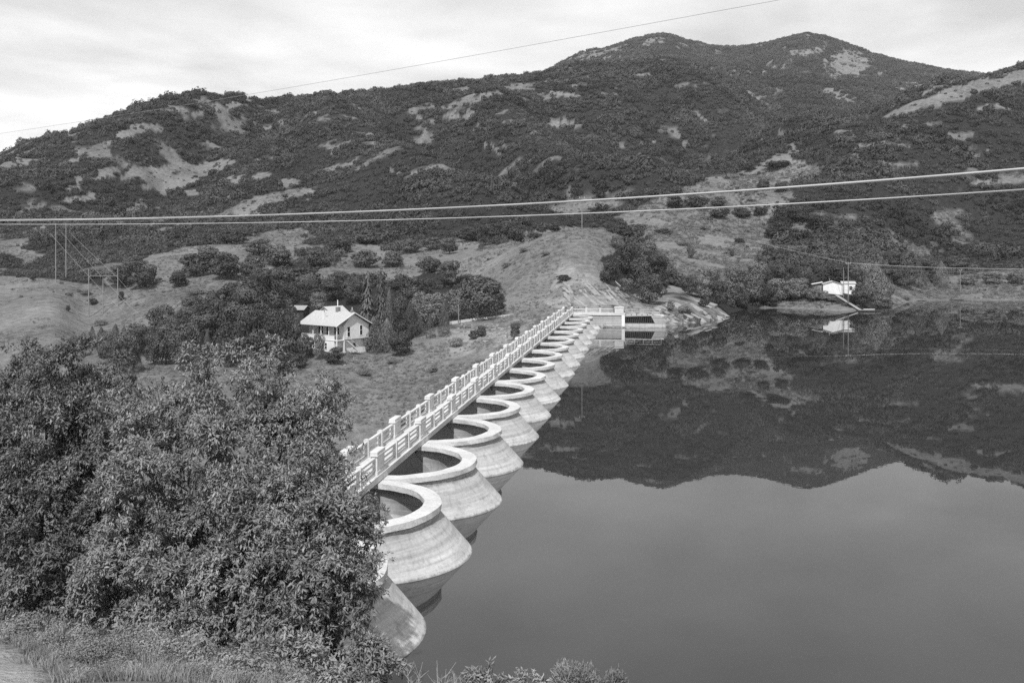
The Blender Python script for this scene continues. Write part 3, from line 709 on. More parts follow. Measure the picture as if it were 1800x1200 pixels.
# (a, b, z): a along the front, b towards the back
HL, HD, Z1, Z2 = 10.2, 8.6, 2.75, 5.35
MB().box(0.35, HL, 0.02, HD, -3.2, Z1 - 0.12).build('lower_wall', MAT['white'], house)
MB().box(-0.3, HL - 0.1, 2.0, HD, Z1 + 0.004, Z2 + 0.1).build('upper_wall', MAT['offwhite'], house)
MB().prism([(2.0, Z2 + 0.1), (HD, Z2 + 0.1), (HD / 2, Z2 + 0.1 + HD / 2 * 0.56)], 0, -0.3, HL - 0.1).build('gable_wall', MAT['offwhite'], house)
MB().box(-0.5, HL + 0.1, -0.05, 2.0, Z1 - 0.12, Z1).build('porch_floor', MAT['white'], house)
rd = HD / 2; rise = rd * 0.56
for sgn, nm in ((0, 'front'), (1, 'back')):
    ov = 0.65
    ya, yb = (-ov, rd) if sgn == 0 else (HD + ov, rd)
    za = Z2 + 0.25 - ov * 0.4; zb = Z2 + 0.28 + rise
    q = MB(); nseg = 14
    for k in range(nseg):          # courses of shingles, each lapping the one below
        t0, t1 = k / nseg, (k + 1) / nseg
        y0, y1 = ya + (yb - ya) * t0, ya + (yb - ya) * t1
        fl = 0.28 * max(0, 1 - t0 * 4); fl1 = 0.28 * max(0, 1 - t1 * 4)
        z0, z1 = za + (zb - za) * t0 + fl * 0.6, za + (zb - za) * t1 + fl1 * 0.6
        q.add([(-0.95, y0, z0), (HL + 0.75, y0, z0), (HL + 0.75, y1, z1), (-0.95, y1, z1), (-0.95, y0, z0 + 0.05), (HL + 0.75, y0, z0 + 0.05), (HL + 0.75, y1, z1 + 0.02), (-0.95, y1, z1 + 0.02)],
              [(0, 3, 2, 1), (4, 5, 6, 7), (0, 1, 5, 4), (1, 2, 6, 5), (2, 3, 7, 6), (3, 0, 4, 7)])
    rf = q.build('roof', MAT['roof'], house)
    MB().prism([(ya, za - 0.12 + 0.16), (ya, za + 0.02 + 0.16), (yb, zb + 0.0), (yb, zb - 0.16)], 0, -1.0, -0.9).build('bargeboard', MAT['white'], rf)
    if sgn == 0:
        ch = MB().box(5.0, 5.7, 1.6, 2.2, Z2 + 0.5, Z2 + 2.6).build('chimney', MAT['offwhite'], rf)
        MB().tube([(5.35, 1.9, Z2 + 2.6), (5.35, 1.9, Z2 + 3.5)], 0.09).build('vent_pipe', MAT['brick'], rf)
        MB().box(3.7, 4.4, rd - 0.3, rd + 0.4, zb - 0.4, zb + 0.9).build('chimney', MAT['brick'], rf)
        MB().tube([(4.1, rd, zb + 0.9), (4.1, rd, zb + 2.3)], 0.09).build('mast', MAT['white'], rf)
        MB().box(-0.4, 0.1, rd - 0.25, rd + 0.25, zb - 0.4, zb + 0.45).build('chimney', MAT['brick'], rf)
        MB().tube([(-0.15, rd, zb + 0.45), (-0.15, rd, zb + 1.0)], 0.07).build('vent_pipe', MAT['offwhite'], rf)
for a_ in (-0.42, 1.9, 4.2, 6.6, HL):
    MB().box(a_ - 0.07, a_ + 0.07, 0.0, 0.14, Z1, Z2 + 0.15).build('porch_post', MAT['white'], house)
MB().box(0.3, HL, 0.02, 0.12, Z1 + 0.001, Z1 + 0.85).build('balustrade', MAT['white'], house)
MB().box(0.3, HL, -0.02, 0.16, Z1 + 0.852, Z1 + 0.93).build('balustrade_cap', MAT['white'], house)
MB().box(-0.45, 0.3, 0.02, 0.08, Z1 + 0.85, Z1 + 0.92).build('landing_rail', MAT['greywood'], house)
for a_, b_ in ((-0.42, 0.06), (-0.42, 1.95)):
    MB().box(a_ - 0.09, a_ + 0.09, b_ - 0.09, b_ + 0.09, -2.6, Z1 - 0.122).build('landing_post', MAT['white'], house)
def window(parent, a0, a1, z0, z1, b_, face='front'):
    fr = MB()
    t_ = 0.09
    for (p, q, r_, s_) in ((a0 - t_, a1 + t_, z1, z1 + t_), (a0 - t_, a1 + t_, z0 - t_, z0), (a0 - t_, a0, z0, z1), (a1, a1 + t_, z0, z1), (a0, a1, (z0 + z1) / 2 - .025, (z0 + z1) / 2 + .025)):
        if face == 'front': fr.box(p, q, b_ - 0.06, b_ + 0.0, r_, s_)
        else: fr.box(b_ - 0.06, b_ + 0.0, p, q, r_, s_)
    f_ = fr.build('window', MAT['white'], parent)
    pn = MB()
    if face == 'front': pn.box(a0, a1, b_ - 0.012, b_ - 0.004, z0, z1)
    else: pn.box(b_ - 0.012, b_ - 0.004, a0, a1, z0, z1)
    pn.build('pane', MAT['glass_dark'], f_)
for a0, a1 in ((1.0, 1.6), (1.9, 2.5), (5.8, 6.35), (6.6, 7.2)):
    window(house, a0, a1, Z1 + 0.95, Z2 - 0.25, 2.0)
dr = MB().box(3.9, 4.7, 1.93, 1.99, Z1 + 0.01, Z2 - 0.3).build('door', MAT['darkwood'], house)
MB().tube([(4.6, 1.9, Z1 + 1.0), (4.6, 1.93, Z1 + 1.0)], 0.03).build('handle', MAT['cable'], dr)
for a0, a1 in ((2.4, 2.95), (3.25, 3.8), (6.1, 6.6), (6.9, 7.4)):
    window(house, a0, a1, 0.9, 2.1, 0.02)
for b0, b1, z0, z1 in ((2.9, 3.6, Z1 + 0.5, Z2 - 0.15), (6.2, 6.9, Z1 + 0.7, Z2 - 0.0)):
    window(house, b0, b1, z0, z1, -0.3, 'side')
window(house, 5.0, 5.7, 0.9, 2.0, 0.345, 'side')
st = empty('stairs', parent=house)
for k in range(12):
    MB().box(-1.35, -0.45, 2.1 + 0.27 * k, 2.38 + 0.27 * k, Z1 - 0.2 - 0.2 * k, Z1 - 0.15 - 0.2 * k).build('tread', MAT['greywood'], st)
MB().prism([(2.0, Z1 + 0.8), (5.3, Z1 - 1.7), (5.3, Z1 - 1.78), (2.0, Z1 + 0.72)], 0, -1.4, -1.34).build('handrail', MAT['white'], st)
MB().prism([(2.0, Z1 - 0.1), (5.4, Z1 - 2.6), (5.4, Z1 - 2.8), (2.0, Z1 - 0.3)], 0, -1.42, -1.36).build('stringer', MAT['white'], st)

# a second roof among the trees behind the house, and a gable behind the ridge
def small_building(name, x, y, Y, w, d, h, rz, label, wall, roof, pitch=0.45):
    p = at(x, y, Y); o = empty(name, (p.x, p.y, p.z - h), rz); tag(o, label, 'shed')
    MB().box(-w / 2, w / 2, -d / 2, d / 2, -1.5, h).build('wall', wall, o)
    MB().prism([(-d / 2, h), (d / 2, h), (0, h + d / 2 * pitch)], 0, -w / 2 + .003, w / 2 - .003).build('gable', wall, o)
    e = 0.35
    q = MB()
    q.prism([(-d / 2 - e, h - e * pitch), (0, h + d / 2 * pitch), (0, h + d / 2 * pitch + 0.1), (-d / 2 - e, h - e * pitch + 0.1)], 0, -w / 2 - e, w / 2 + e)
    q.prism([(d / 2 + e, h - e * pitch), (0, h + d / 2 * pitch + 0.001), (0, h + d / 2 * pitch + 0.101), (d / 2 + e, h - e * pitch + 0.1)], 0, -w / 2 - e, w / 2 + e)
    rf = q.build('roof', roof, o); return o, rf
small_building('outbuilding', 526, 543, 222, 3.6, 3.4, 2.0, R(-12), 'grey roofed outbuilding half hidden in trees behind the house', MAT['darkwood'], MAT['greywood'])
small_building('garage', 586, 551, 200, 4.4, 5.0, 2.4, R(52), 'pale gabled building showing just behind the house ridge', MAT['white'], MAT['roof'], 0.6)

# white shack across the water
sp = at(1464, 513, 279)
shack = empty('shack', (sp.x, sp.y, sp.z - 0.2), R(-14)); tag(shack, 'small bright white shack with two roofs above the far shore', 'shack')
MB().box(-2.9, 2.6, -2.2, 2.8, -1.2, 2.5).build('wall', MAT['white'], shack)
MB().prism([(-2.9, 2.5), (2.6, 2.5), (-0.15, 3.35)], 1, -2.2, 2.8).build('gable', MAT['white'], shack)
MB().box(-5.2, -2.9, -0.6, 2.6, -1.2, 2.2).build('side_wall', MAT['greywood'], shack)
q = MB(); q.prism([(-3.15, 2.46), (-0.15, 3.38), (-0.15, 3.5), (-3.15, 2.58)], 1, -2.5, 3.0); q.prism([(2.85, 2.46), (-0.15, 3.381), (-0.15, 3.501), (2.85, 2.58)], 1, -2.5, 3.0)
rf = q.build('roof', MAT['roof'], shack)
MB().tube([(-0.9, 0.5, 3.1), (-0.9, 0.5, 4.2)], 0.12).build('flue', MAT['brick'], rf)
MB().prism([(-6.0, 2.4), (-2.9, 3.0), (-2.9, 3.1), (-6.0, 2.5)], 1, -1.2, 2.9).build('porch_roof', MAT['white'], shack)
MB().box(2.604, 6.3, 0.2, 3.6, -0.6, 2.6).build('annex_wall', MAT['white'], shack)
MB().prism([(0.0, 2.6), (3.9, 3.2), (3.9, 3.3), (0.0, 2.7)], 0, 2.4, 6.6).build('annex_roof', MAT['roof'], shack)
MB().box(2.62, 3.4, 0.15, 0.197, 0.05, 2.2).build('door', MAT['offwhite'], shack)
window(shack, 4.6, 5.4, 0.8, 1.9, 0.197)
wk = None
A, B = at(1470, 518, 276), at(1512, 545, 260); A.z -= 0.1; B.z = 0.25
ramp_o = empty('plank_walk', A); tag(ramp_o, 'narrow plank walk running from the white shack down to the dock', 'walkway')
for k in range(24):
    p = A.lerp(B, (k + .5) / 24) - A; d = (B - A).normalized(); nrm = Vector((-d.y, d.x, 0)).normalized() * 0.5; hd = (B - A) / 24 * 0.46; up = Vector((0, 0, .06))
    MB().add([p - nrm - hd, p + nrm - hd, p + nrm + hd, p - nrm + hd, p - nrm - hd + up, p + nrm - hd + up, p + nrm + hd + up, p - nrm + hd + up],
             [(0, 3, 2, 1), (4, 5, 6, 7), (0, 1, 5, 4), (1, 2, 6, 5), (2, 3, 7, 6), (3, 0, 4, 7)]).build('plank', MAT['greywood'], ramp_o)
dp = at(1523, 547, 257)
dock = empty('dock', (dp.x, dp.y, 0), R(-6)); tag(dock, 'low dark floating dock at the foot of the plank walk', 'dock')
for k in range(9): MB().box(-2.0 + 0.45 * k, -1.58 + 0.45 * k, -0.9, 0.9, 0.38, 0.45).build('plank', MAT['greywood'], dock)
for y_ in (-0.85, 0.7): MB().box(-2.05, 2.05, y_, y_ + 0.15, 0.10, 0.376).build('beam', MAT['darkwood'], dock)
for x_ in (-1.9, -0.6, 0.7, 1.9): MB().tube([(x_, -0.7, -0.5), (x_, -0.7, 0.1)], 0.18, 8).build('float', MAT['darkwood'], dock)
MB().box(-0.4, 2.6, 1.2, 1.9, 0.5, 0.62).build('gangplank', MAT['offwhite'], dock)

# ------------------------------------------------------------------ poles and wires
def pole(x, ytop, ybase, Y, label, r=0.16, arms=(), name='utility_pole', extra=0):
    top = at(x, ytop, Y); base = on_ground(x, Y); 
    z0 = min(base.z, top.z - 2) - 0.5
    o = empty(name, (top.x, top.y, base.z)); tag(o, label, 'pole', 'wooden poles')
    MB().tube([(0, 0, z0 - base.z), (0, 0, top.z - base.z)], [r, r * 0.75], 8).build('shaft', MAT['pole'], o)
    for dz, w in arms:
        MB().box(-w / 2, w / 2, -0.08, 0.08, top.z - base.z - dz - 0.1, top.z - base.z - dz + 0.1).build('crossarm', MAT['pole'], o)
        for s_ in (-1, 1):
            MB().tube([(s_ * w * 0.45, 0, top.z - base.z - dz + 0.1), (s_ * w * 0.45, 0, top.z - base.z - dz + 0.4)], 0.06, 6).build('insulator', MAT['offwhite'], o)
    return o
pole(98, 393, 497, 290, 'leftmost tall thin pole on the left grassy rise', 0.18)
pole(116, 393, 488, 300, 'second tall pole on the left rise, right of the leftmost', 0.18)
pole(156, 473, 568, 262, 'left leg pole of the frame structure on the grassy slope', 0.18)
pole(181, 490, 560, 264, 'short middle pole between the two frame poles', 0.16)
pole(207, 471, 545, 268, 'right leg pole of the frame structure on the grassy slope', 0.18)
pole(417, 468, 502, 300, 'lone short pole above the dark trees left of the house', 0.13)
pole(806, 535, 571, 212, 'slim pole at the left end of the road parapet', 0.13)
pole(1023, 346, 414, 278, 'tall pole standing on top of the grassy knob', 0.15, ((0.4, 1.6),))
pole(1491, 462, 518, 268, 'taller of two poles in front of the white shack', 0.14, ((0.2, 1.4),))
pole(1483, 470, 515, 274, 'shorter of two poles in front of the white shack', 0.12)
pole(1688, 474, 498, 330, 'short pole on the far right shore', 0.13, ((0.3, 1.0),))
ba = at(156, 485, 262); bb = at(207, 485, 268)
tag(MB().tube([ba, bb], 0.13, 6).build('crossbeam', MAT['pole']), 'horizontal beam joining the two frame poles on the slope', 'beam')
mk = at(1067.5, 414, 277)
tag(MB().cbox(mk.x - 0.12, mk.x + 0.12, mk.y - 0.1, mk.y + 0.1, mk.z - 1.2, mk.z + 0.1, 0.03).build('marker_post', MAT['white']), 'tiny white marker post on top of the grassy knob', 'marker')
def wire(pts, r, label, mat='cable', inv=True, name='overhead_cable', group='cables crossing the view'):
    """pts: (x, y, distance); straight in plan, hung through the given points with a smooth curve"""
    xs = np.array([p[0] for p in pts], float); ys = np.array([p[1] for p in pts], float)
    iy0, iy1 = 1 / pts[0][2], 1 / pts[-1][2]
    xx = np.linspace(xs[0], xs[-1], 60)
    deg = min(len(pts) - 1, 3); co = np.polyfit((xs - xs[0]) / (xs[-1] - xs[0]), ys, deg)
    P_ = []
    for x in xx:
        t_ = (x - xs[0]) / (xs[-1] - xs[0]); iy = iy0 + (iy1 - iy0) * t_
        P_.append(at(x, float(np.polyval(co, t_)), 1 / iy))
    if name != 'power_line':      # the long spans run on well past both sides of the view
        P_ = [P_[0] + (P_[0] - P_[1]).normalized() * 60] + P_ + [P_[-1] + (P_[-1] - P_[-2]).normalized() * 60]
    o = MB().tube(P_, r, 6).build(name, MAT[mat], None, True)
    tag(o, label, 'cable', group); return o
wire([(-260, 386, 42), (0, 384.3, 32), (500, 377.5, 21), (600, 375, 20), (700, 369, 18), (1024, 351.5, 15), (1440, 325, 12), (1800, 297, 10), (2300, 250, 7.5)], 0.0125, 'upper thick cable, higher of the left triplet, rising right', 'cable')
wire([(-260, 388, 43), (0, 386.3, 33), (500, 379.4, 21), (700, 370.5, 18), (1024, 352.5, 15), (1440, 326, 12), (1800, 298.5, 10), (2300, 252, 7.6)], 0.0105, 'thick cable running just under and beside the topmost one', 'cable')
wire([(-260, 393, 43), (0, 391.5, 33), (500, 391.7, 22), (600, 388.7, 20), (700, 387, 18), (1000, 376.5, 15), (1200, 367, 13.5), (1800, 333, 10), (2300, 296, 7.6)], 0.009, 'lower thick cable, separate from the pair above it', 'cable')
wire([(-200, 262, 30), (0, 236, 26), (500, 156, 22), (900, 84, 19), (1380, 0, 16), (1700, -60, 14)], 0.0036, 'single hair-thin wire slanting across the sky', 'thin_wire', name='thin_wire')
wire([(1310, 420, 330), (1400, 442, 298), (1491, 462, 268)], 0.035, 'sagging wire from hillside down to the shack pole', 'cable', name='power_line', group='lines to the shack poles')
wire([(1491, 462, 268), (1640, 470, 262), (1800, 473, 256), (2100, 478, 246)], 0.045, 'wire running right from the shack pole over water', 'cable', name='power_line', group='lines to the shack poles')
wire([(1483, 470, 274), (1680, 478, 262), (1900, 482, 250)], 0.02, 'faint lower wire running right from the shorter shack pole', 'thin_wire', name='power_line', group='lines to the shack poles')
for i, (x0, y0, x1, y1, l_) in enumerate([(88, 410, 156, 485, 'left'), (108, 408, 180, 487, 'middle'), (124, 410, 207, 488, 'right')]):
    wire([(x0, y0, 292), ((x0 + x1) / 2, (y0 + y1) / 2 + 1, 276), (x1, y1, 264)], 0.03, l_ + ' sloping wire between tall poles and frame poles', 'thin_wire', name='power_line', group='lines between the left poles')
    wire([(x1, y1, 264), (x1 + 35, y1 + 38, 250), (x1 + 72, y1 + 72, 236)], 0.025, l_ + ' wire dropping from frame poles into the trees', 'thin_wire', name='power_line', group='lines between the left poles')

# ------------------------------------------------------------------ foliage builders
def leaf_cards(C_, Nn, size, rg, aspect=0.62, jitter=0.7, tdir=None):
    """rhombic leaf faces at C_ facing roughly Nn; returns V, F(quads)"""
    n = len(C_)
    Nn = Nn + rg.normal(0, jitter, (n, 3)); Nn /= np.linalg.norm(Nn, axis=1)[:, None] + 1e-9
    T = rg.normal(0, 1, (n, 3)) if tdir is None else tdir + rg.normal(0, 0.35, (n, 3))
    T -= Nn * (T * Nn).sum(1)[:, None]; T /= np.linalg.norm(T, axis=1)[:, None] + 1e-9
    Bn = np.cross(Nn, T); s = size * rg.uniform(0.6, 1.35, (n, 1))
    V = np.stack([C_ - T * s, C_ - Bn * s * aspect * 0.5 + T * s * 0.05, C_ + T * s, C_ + Bn * s * aspect * 0.5 + T * s * 0.05], 1).reshape(-1, 3)
    return V, np.arange(4 * n).reshape(-1, 4)
def lobe_points(lobes, n, rg, shell=(0.72, 1.04), keep=0.62):
    lobes = np.array(lobes, float)        # cx cy cz rx ry rz
    ar = (lobes[:, 3] * lobes[:, 5]); pick = rg.choice(len(lobes), size=n * 2, p=ar / ar.sum())
    D = rg.normal(0, 1, (n * 2, 3)); D /= np.linalg.norm(D, axis=1)[:, None]
    rr = rg.uniform(shell[0], shell[1], (n * 2, 1))
    P_ = lobes[pick, :3] + D * rr * lobes[pick, 3:6]
    bad = np.zeros(n * 2, bool)
    for k, l in enumerate(lobes):
        q = (((P_ - l[:3]) / l[3:6]) ** 2).sum(1); bad |= (q < keep ** 2) & (pick != k)
    P_ = P_[~bad][:n]; D = D[~bad][:n]
    return P_, D
def make_broad(seed, n=3400, size=0.066, nl=14, flat=1.0, mat='leaf_mid', low=0.16):
    rg = np.random.default_rng(seed); lb = []
    for k in range(nl):
        a = rg.uniform(0, 6.283); h_ = rg.uniform(0.28, 0.82); r_ = 0.5 * (1 - abs(h_ - 0.45) * 0.9) * rg.uniform(0.35, 0.72)
        rr = rg.uniform(0.12, 0.24)
        lb.append((math.cos(a) * r_, math.sin(a) * r_, h_, rr, rr, rr * 0.8 * flat))
    lb.append((0, 0, 0.5, 0.27, 0.27, 0.36)); lb.append((0, 0, 0.3, 0.36, 0.36, 0.2))
    P_, D = lobe_points(lb, n, rg, (0.80, 1.06))
    D = D + np.array([0, 0, 0.15])
    V, Fq = leaf_cards(P_, D, size * 0.5, rg, 0.75, 0.30)
    return np_mesh('crown', V, Fq, MAT[mat])
def make_column(seed, n=3000, size=0.03, taper=1.0, mat='cypress', fat=0.5):
    rg = np.random.default_rng(seed)
    h_ = rg.uniform(0.04, 1, n) ** 0.9; a = rg.uniform(0, 6.283, n)
    prof = np.clip(np.sin(np.clip(h_, 0, 1) ** 0.55 * math.pi), 0, 1) ** 0.7 * (1 - 0.25 * h_)
    r_ = fat * prof * rg.uniform(0.75, 1.05, n) * (1 + 0.13 * np.sin(a * 3 + h_ * 9 + seed) + 0.1 * np.sin(a * 7 - h_ * 23))
    P_ = np.stack([np.cos(a) * r_, np.sin(a) * r_, h_], 1)
    D = np.stack([np.cos(a), np.sin(a), np.full(n, 0.4)], 1)
    V, Fq = leaf_cards(P_, D, size, rg, 0.6, 0.6, np.tile([0, 0, 1.0], (n, 1)))
    return np_mesh('crown', V, Fq, MAT[mat])
def make_spruce(seed, mat='conifer'):
    rg = np.random.default_rng(seed); Vs, Fs, b = [], [], 0
    for k in range(24):
        h_ = 0.08 + 0.9 * k / 24; R_ = 0.5 * (1 - h_) ** 0.85 + 0.02
        nb = int(10 + 9 * (1 - h_))
        for j in range(nb):
            a = rg.uniform(0, 6.283); m_ = 16; t_ = np.linspace(0.15, 1, m_) 
            L_ = R_ * rg.uniform(0.75, 1.12)
            x = np.cos(a) * L_ * t_; y = np.sin(a) * L_ * t_; z = h_ + 0.02 - 0.10 * (t_ ** 1.4) * (1 - h_ * 0.5) + 0.03 * np.clip(t_ - .8, 0, 1)
            C_ = np.stack([x, y, z], 1) + rg.normal(0, 0.008, (m_, 3))
            V, Fq = leaf_cards(C_, np.tile([np.cos(a) * .7, np.sin(a) * .7, 0.8], (m_, 1)), 0.034, rg, 0.8, 0.25, np.tile([np.cos(a), np.sin(a), -0.4], (m_, 1)))
            Vs.append(V); Fs.append(Fq + b); b += len(V)
    return np_mesh('crown', np.concatenate(Vs), np.concatenate(Fs), MAT[mat])
def trunk_mesh(seed, h0=0.5, r=0.03, forks=5):
    rg = np.random.default_rng(seed); mb = MB()
    mb.tube([(0, 0, -0.06), (0.01, 0, h0 * 0.5), (0, 0.01, h0)], [r, r * 0.8, r * 0.5], 7)
    for k in range(forks):
        a = k * 6.283 / forks + rg.uniform(0, 1); z0 = h0 * rg.uniform(0.45, 0.95)
        mb.tube([(0, 0, z0), (math.cos(a) * 0.13, math.sin(a) * 0.13, z0 + 0.12), (math.cos(a) * 0.27, math.sin(a) * 0.27, z0 + 0.3)], [r * 0.45, r * 0.3, r * 0.12], 5)
    m_ = mb.mesh('trunk'); m_.materials.append(MAT['bark']); return m_
CROWNS = {
 'broad': [make_broad(i) for i in (1, 2, 3, 4, 5)],
 'pale': [make_broad(i, mat='leaf_light') for i in (6, 7, 8)],
 'spruce': [make_spruce(11), make_spruce(12)],
 'column': [make_column(i) for i in (21, 22, 23)],
 'cone': [make_column(31, 3600, 0.03, fat=0.5, mat='leaf_light'), make_column(32, 3600, 0.03, mat='leaf_mid')],
 'bush': [make_broad(i, 2000, 0.09, 10, 0.9, 'scrub') for i in (41, 42, 43, 44)],
 'sage': [make_broad(i, 1600, 0.08, 8, 0.9, 'sage') for i in (51, 52)],
}
TR_B = [trunk_mesh(1), trunk_mesh(2)]; TR_C = trunk_mesh(3, 0.8, 0.03, 0)
KIND = {'broad': ('broadleaf_tree', 'tree'), 'pale': ('broadleaf_tree', 'tree'), 'spruce': ('spruce_tree', 'tree'), 'column': ('cedar_tree', 'tree'),
        'cone': ('conical_tree', 'tree'), 'bush': ('oak_bush', 'bush'), 'sage': ('sage_bush', 'bush')}
ORD = 'first second third fourth fifth sixth seventh eighth ninth tenth eleventh twelfth thirteenth fourteenth fifteenth sixteenth seventeenth eighteenth nineteenth twentieth'.split()
def plant(kind, x, yb, h, w, label, group=None, Y=None, k=[0]):
    k[0] += 1; i = k[0]
    if Y is None: Y = find_Y(x, yb)
    if Y is None: Y = 250
    p = on_ground(x, Y); sc_ = Y / F
    nm, cat = KIND[kind]
    ms = CROWNS[kind]; mesh = ms[(i * 7) % len(ms)]
    o = empty(nm, p, (i * 2.4) % 6.28); tag(o, label, cat, group)
    ztop = CAMZ + (HY - (yb - h)) * sc_
    H = max(h * sc_, ztop - p.z, 0.6); W_ = w * sc_ * 1.06
    c = bpy.data.objects.new('crown', mesh); link(c, o); c.scale = (W_, W_, H)
    if kind in ('broad', 'pale', 'bush', 'sage', 'cone', 'column', 'spruce'):
        tm = TR_C if kind in ('cone', 'column', 'spruce') else TR_B[i % 2]
        t_ = bpy.data.objects.new('trunk', tm); link(t_, o); t_.scale = (W_ * 0.8, W_ * 0.8, H)
    return o
def zone(items, what, where, group):
    """items: (kind, x, ybase, height px, width px); labels count from the left within one kind"""
    items = sorted(items, key=lambda q: q[1]); cnt = {}
    tot = {}
    for it in items: tot[it[0]] = tot.get(it[0], 0) + 1
    if where.endswith('left of the house'): items = [(q[0], q[1], q[2], q[3] * 1.15, q[4] * 1.08) for q in items]
    for it in items:
        kd = it[0]; i = cnt.get(kd, 0); cnt[kd] = i + 1
        w_ = what[kd]
        lab = f'{w_} {where}' if tot[kd] == 1 else f'{ORD[i]} {w_} from the left {where}'
        plant(*it, label=lab, group=group)
NM = {'broad': 'dark broadleaf tree', 'pale': 'paler leafy tree', 'spruce': 'tall spruce', 'column': 'narrow cedar', 'cone': 'cone-shaped tree', 'bush': 'dark oak bush', 'sage': 'pale bush'}
zone([('column', 162, 605, 27, 13), ('column', 178, 609, 29, 17), ('column', 203, 614, 38, 20), ('column', 218, 614, 36, 15), ('broad', 192, 640, 52, 40), ('broad', 222, 656, 66, 55), ('column', 242, 655, 26, 16),
      ('column', 364, 647, 56, 22), ('broad', 270, 642, 50, 40), ('broad', 286, 592, 52, 58), ('broad', 327, 590, 46, 56), ('broad', 292, 640, 74, 60), ('broad', 328, 652, 78, 60), ('broad', 372, 592, 64, 66),
      ('broad', 403, 612, 72, 62), ('broad', 405, 645, 74, 58), ('broad', 445, 628, 88, 72), ('broad', 472, 602, 82, 72), ('broad', 458, 548, 68, 62), ('broad', 488, 628, 80, 62), ('pale', 145, 612, 26, 36), ('pale', 250, 605, 34, 44),
      ('broad', 240, 625, 52, 48), ('broad', 355, 618, 60, 58), ('broad', 430, 585, 70, 60), ('broad', 135, 625, 32, 42)],
     NM, 'on the slope left of the house', 'trees left of the house')
zone([('broad', 420, 558, 58, 60), ('broad', 497, 528, 50, 56), ('broad', 462, 515, 42, 52), ('broad', 392, 560, 52, 58), ('broad', 345, 562, 40, 54), ('broad', 310, 612, 50, 52)],
     NM, 'high on the slope left of the house', 'upper trees left of the house')
zone([('broad', 512, 628, 84, 46), ('broad', 538, 632, 48, 34), ('pale', 561, 634, 50, 25), ('bush', 586, 640, 32, 36), ('broad', 500, 585, 62, 46), ('bush', 515, 650, 34, 50), ('pale', 630, 613, 40, 20)],
     NM, 'in front of the white house', 'plants around the house')
zone([('broad', 505, 545, 48, 50), ('broad', 545, 535, 44, 46), ('broad', 585, 530, 46, 50), ('broad', 622, 535, 52, 48), ('pale', 560, 548, 38, 34), ('pale', 535, 512, 32, 50), ('broad', 600, 505, 30, 50)],
     NM, 'directly behind the white house', 'trees behind the house')
zone([('spruce', 646, 588, 112, 46), ('spruce', 669, 592, 116, 44), ('cone', 657, 619, 62, 42), ('cone', 680, 619, 58, 38), ('broad', 706, 626, 48, 46), ('column', 684, 595, 84, 24), ('broad', 704, 595, 76, 38), ('cone', 719, 594, 60, 42),
      ('column', 735, 590, 36, 28), ('column', 756, 596, 42, 19), ('column', 780, 592, 62, 21), ('broad', 712, 535, 58, 56), ('pale', 758, 575, 62, 66), ('pale', 800, 565, 60, 46), ('broad', 844, 562, 82, 92), ('broad', 790, 505, 48, 44), ('broad', 745, 530, 46, 46),
      ('pale', 738, 560, 50, 40)],
     NM, 'right of the house', 'trees right of the house')
zone([('broad', 905, 598, 30, 22), ('bush', 845, 592, 20, 24), ('bush', 832, 598, 18, 18), ('sage', 802, 610, 18, 34), ('sage', 640, 660, 12, 30), ('sage', 760, 655, 10, 24), ('sage', 690, 640, 9, 22), ('bush', 880, 545, 16, 20)],
     NM, 'on slope beside the walkway', 'plants on the slope beside the walkway')
zone([('broad', 1072, 500, 46, 48), ('broad', 1106, 485, 62, 62), ('broad', 1142, 535, 58, 62), ('broad', 1155, 502, 56, 56), ('pale', 1170, 488, 40, 40), ('pale', 1100, 516, 28, 30), ('broad', 1125, 510, 54, 52), ('pale', 1135, 455, 34, 46), ('bush', 1100, 420, 24, 40), ('pale', 1085, 440, 26, 30),
      ('sage', 1178, 548, 22, 18), ('sage', 1200, 552, 18, 22), ('bush', 1237, 541, 16, 20), ('sage', 1165, 556, 12, 14), ('bush', 1204, 562, 9, 7), ('bush', 990, 497, 13, 30)],
     NM, 'on right side of the grassy knob', 'trees on the knob')
zone([('broad', 1212, 520, 40, 34), ('pale', 1240, 528, 40, 40), ('broad', 1262, 540, 48, 44), ('pale', 1290, 538, 44, 48), ('pale', 1322, 536, 50, 52), ('broad', 1345, 535, 40, 44), ('pale', 1372, 533, 44, 50), ('pale', 1400, 530, 40, 46), ('pale', 1290, 505, 40, 44), ('pale', 1330, 500, 44, 46),
      ('broad', 1375, 500, 46, 44), ('broad', 1410, 506, 40, 42), ('pale', 1250, 500, 34, 40), ('pale', 1430, 532, 26, 34), ('broad', 1302, 541, 28, 30), ('broad', 1358, 539, 22, 30)],
     NM, 'by inlet behind the rocky point', 'trees by the inlet')
zone([('cone', 1540, 532, 70, 50), ('broad', 1512, 540, 38, 44), ('pale', 1552, 544, 24, 40), ('pale', 1447, 532, 18, 28), ('broad', 1476, 500, 38, 56), ('broad', 1590, 508, 42, 38), ('cone', 1614, 505, 46, 32), ('cone', 1655, 508, 48, 26), ('broad', 1572, 498, 34, 40), ('pale', 1523, 505, 46, 34),
      ('pale', 1700, 503, 20, 36), ('pale', 1745, 500, 24, 40), ('pale', 1785, 500, 26, 40), ('bush', 1640, 497, 18, 26), ('broad', 1620, 478, 28, 50), ('broad', 1680, 475, 26, 50), ('broad', 1570, 470, 28, 46), ('pale', 1462, 530, 10, 20)],
     NM, 'around and right of the white shack', 'trees on the far right shore')
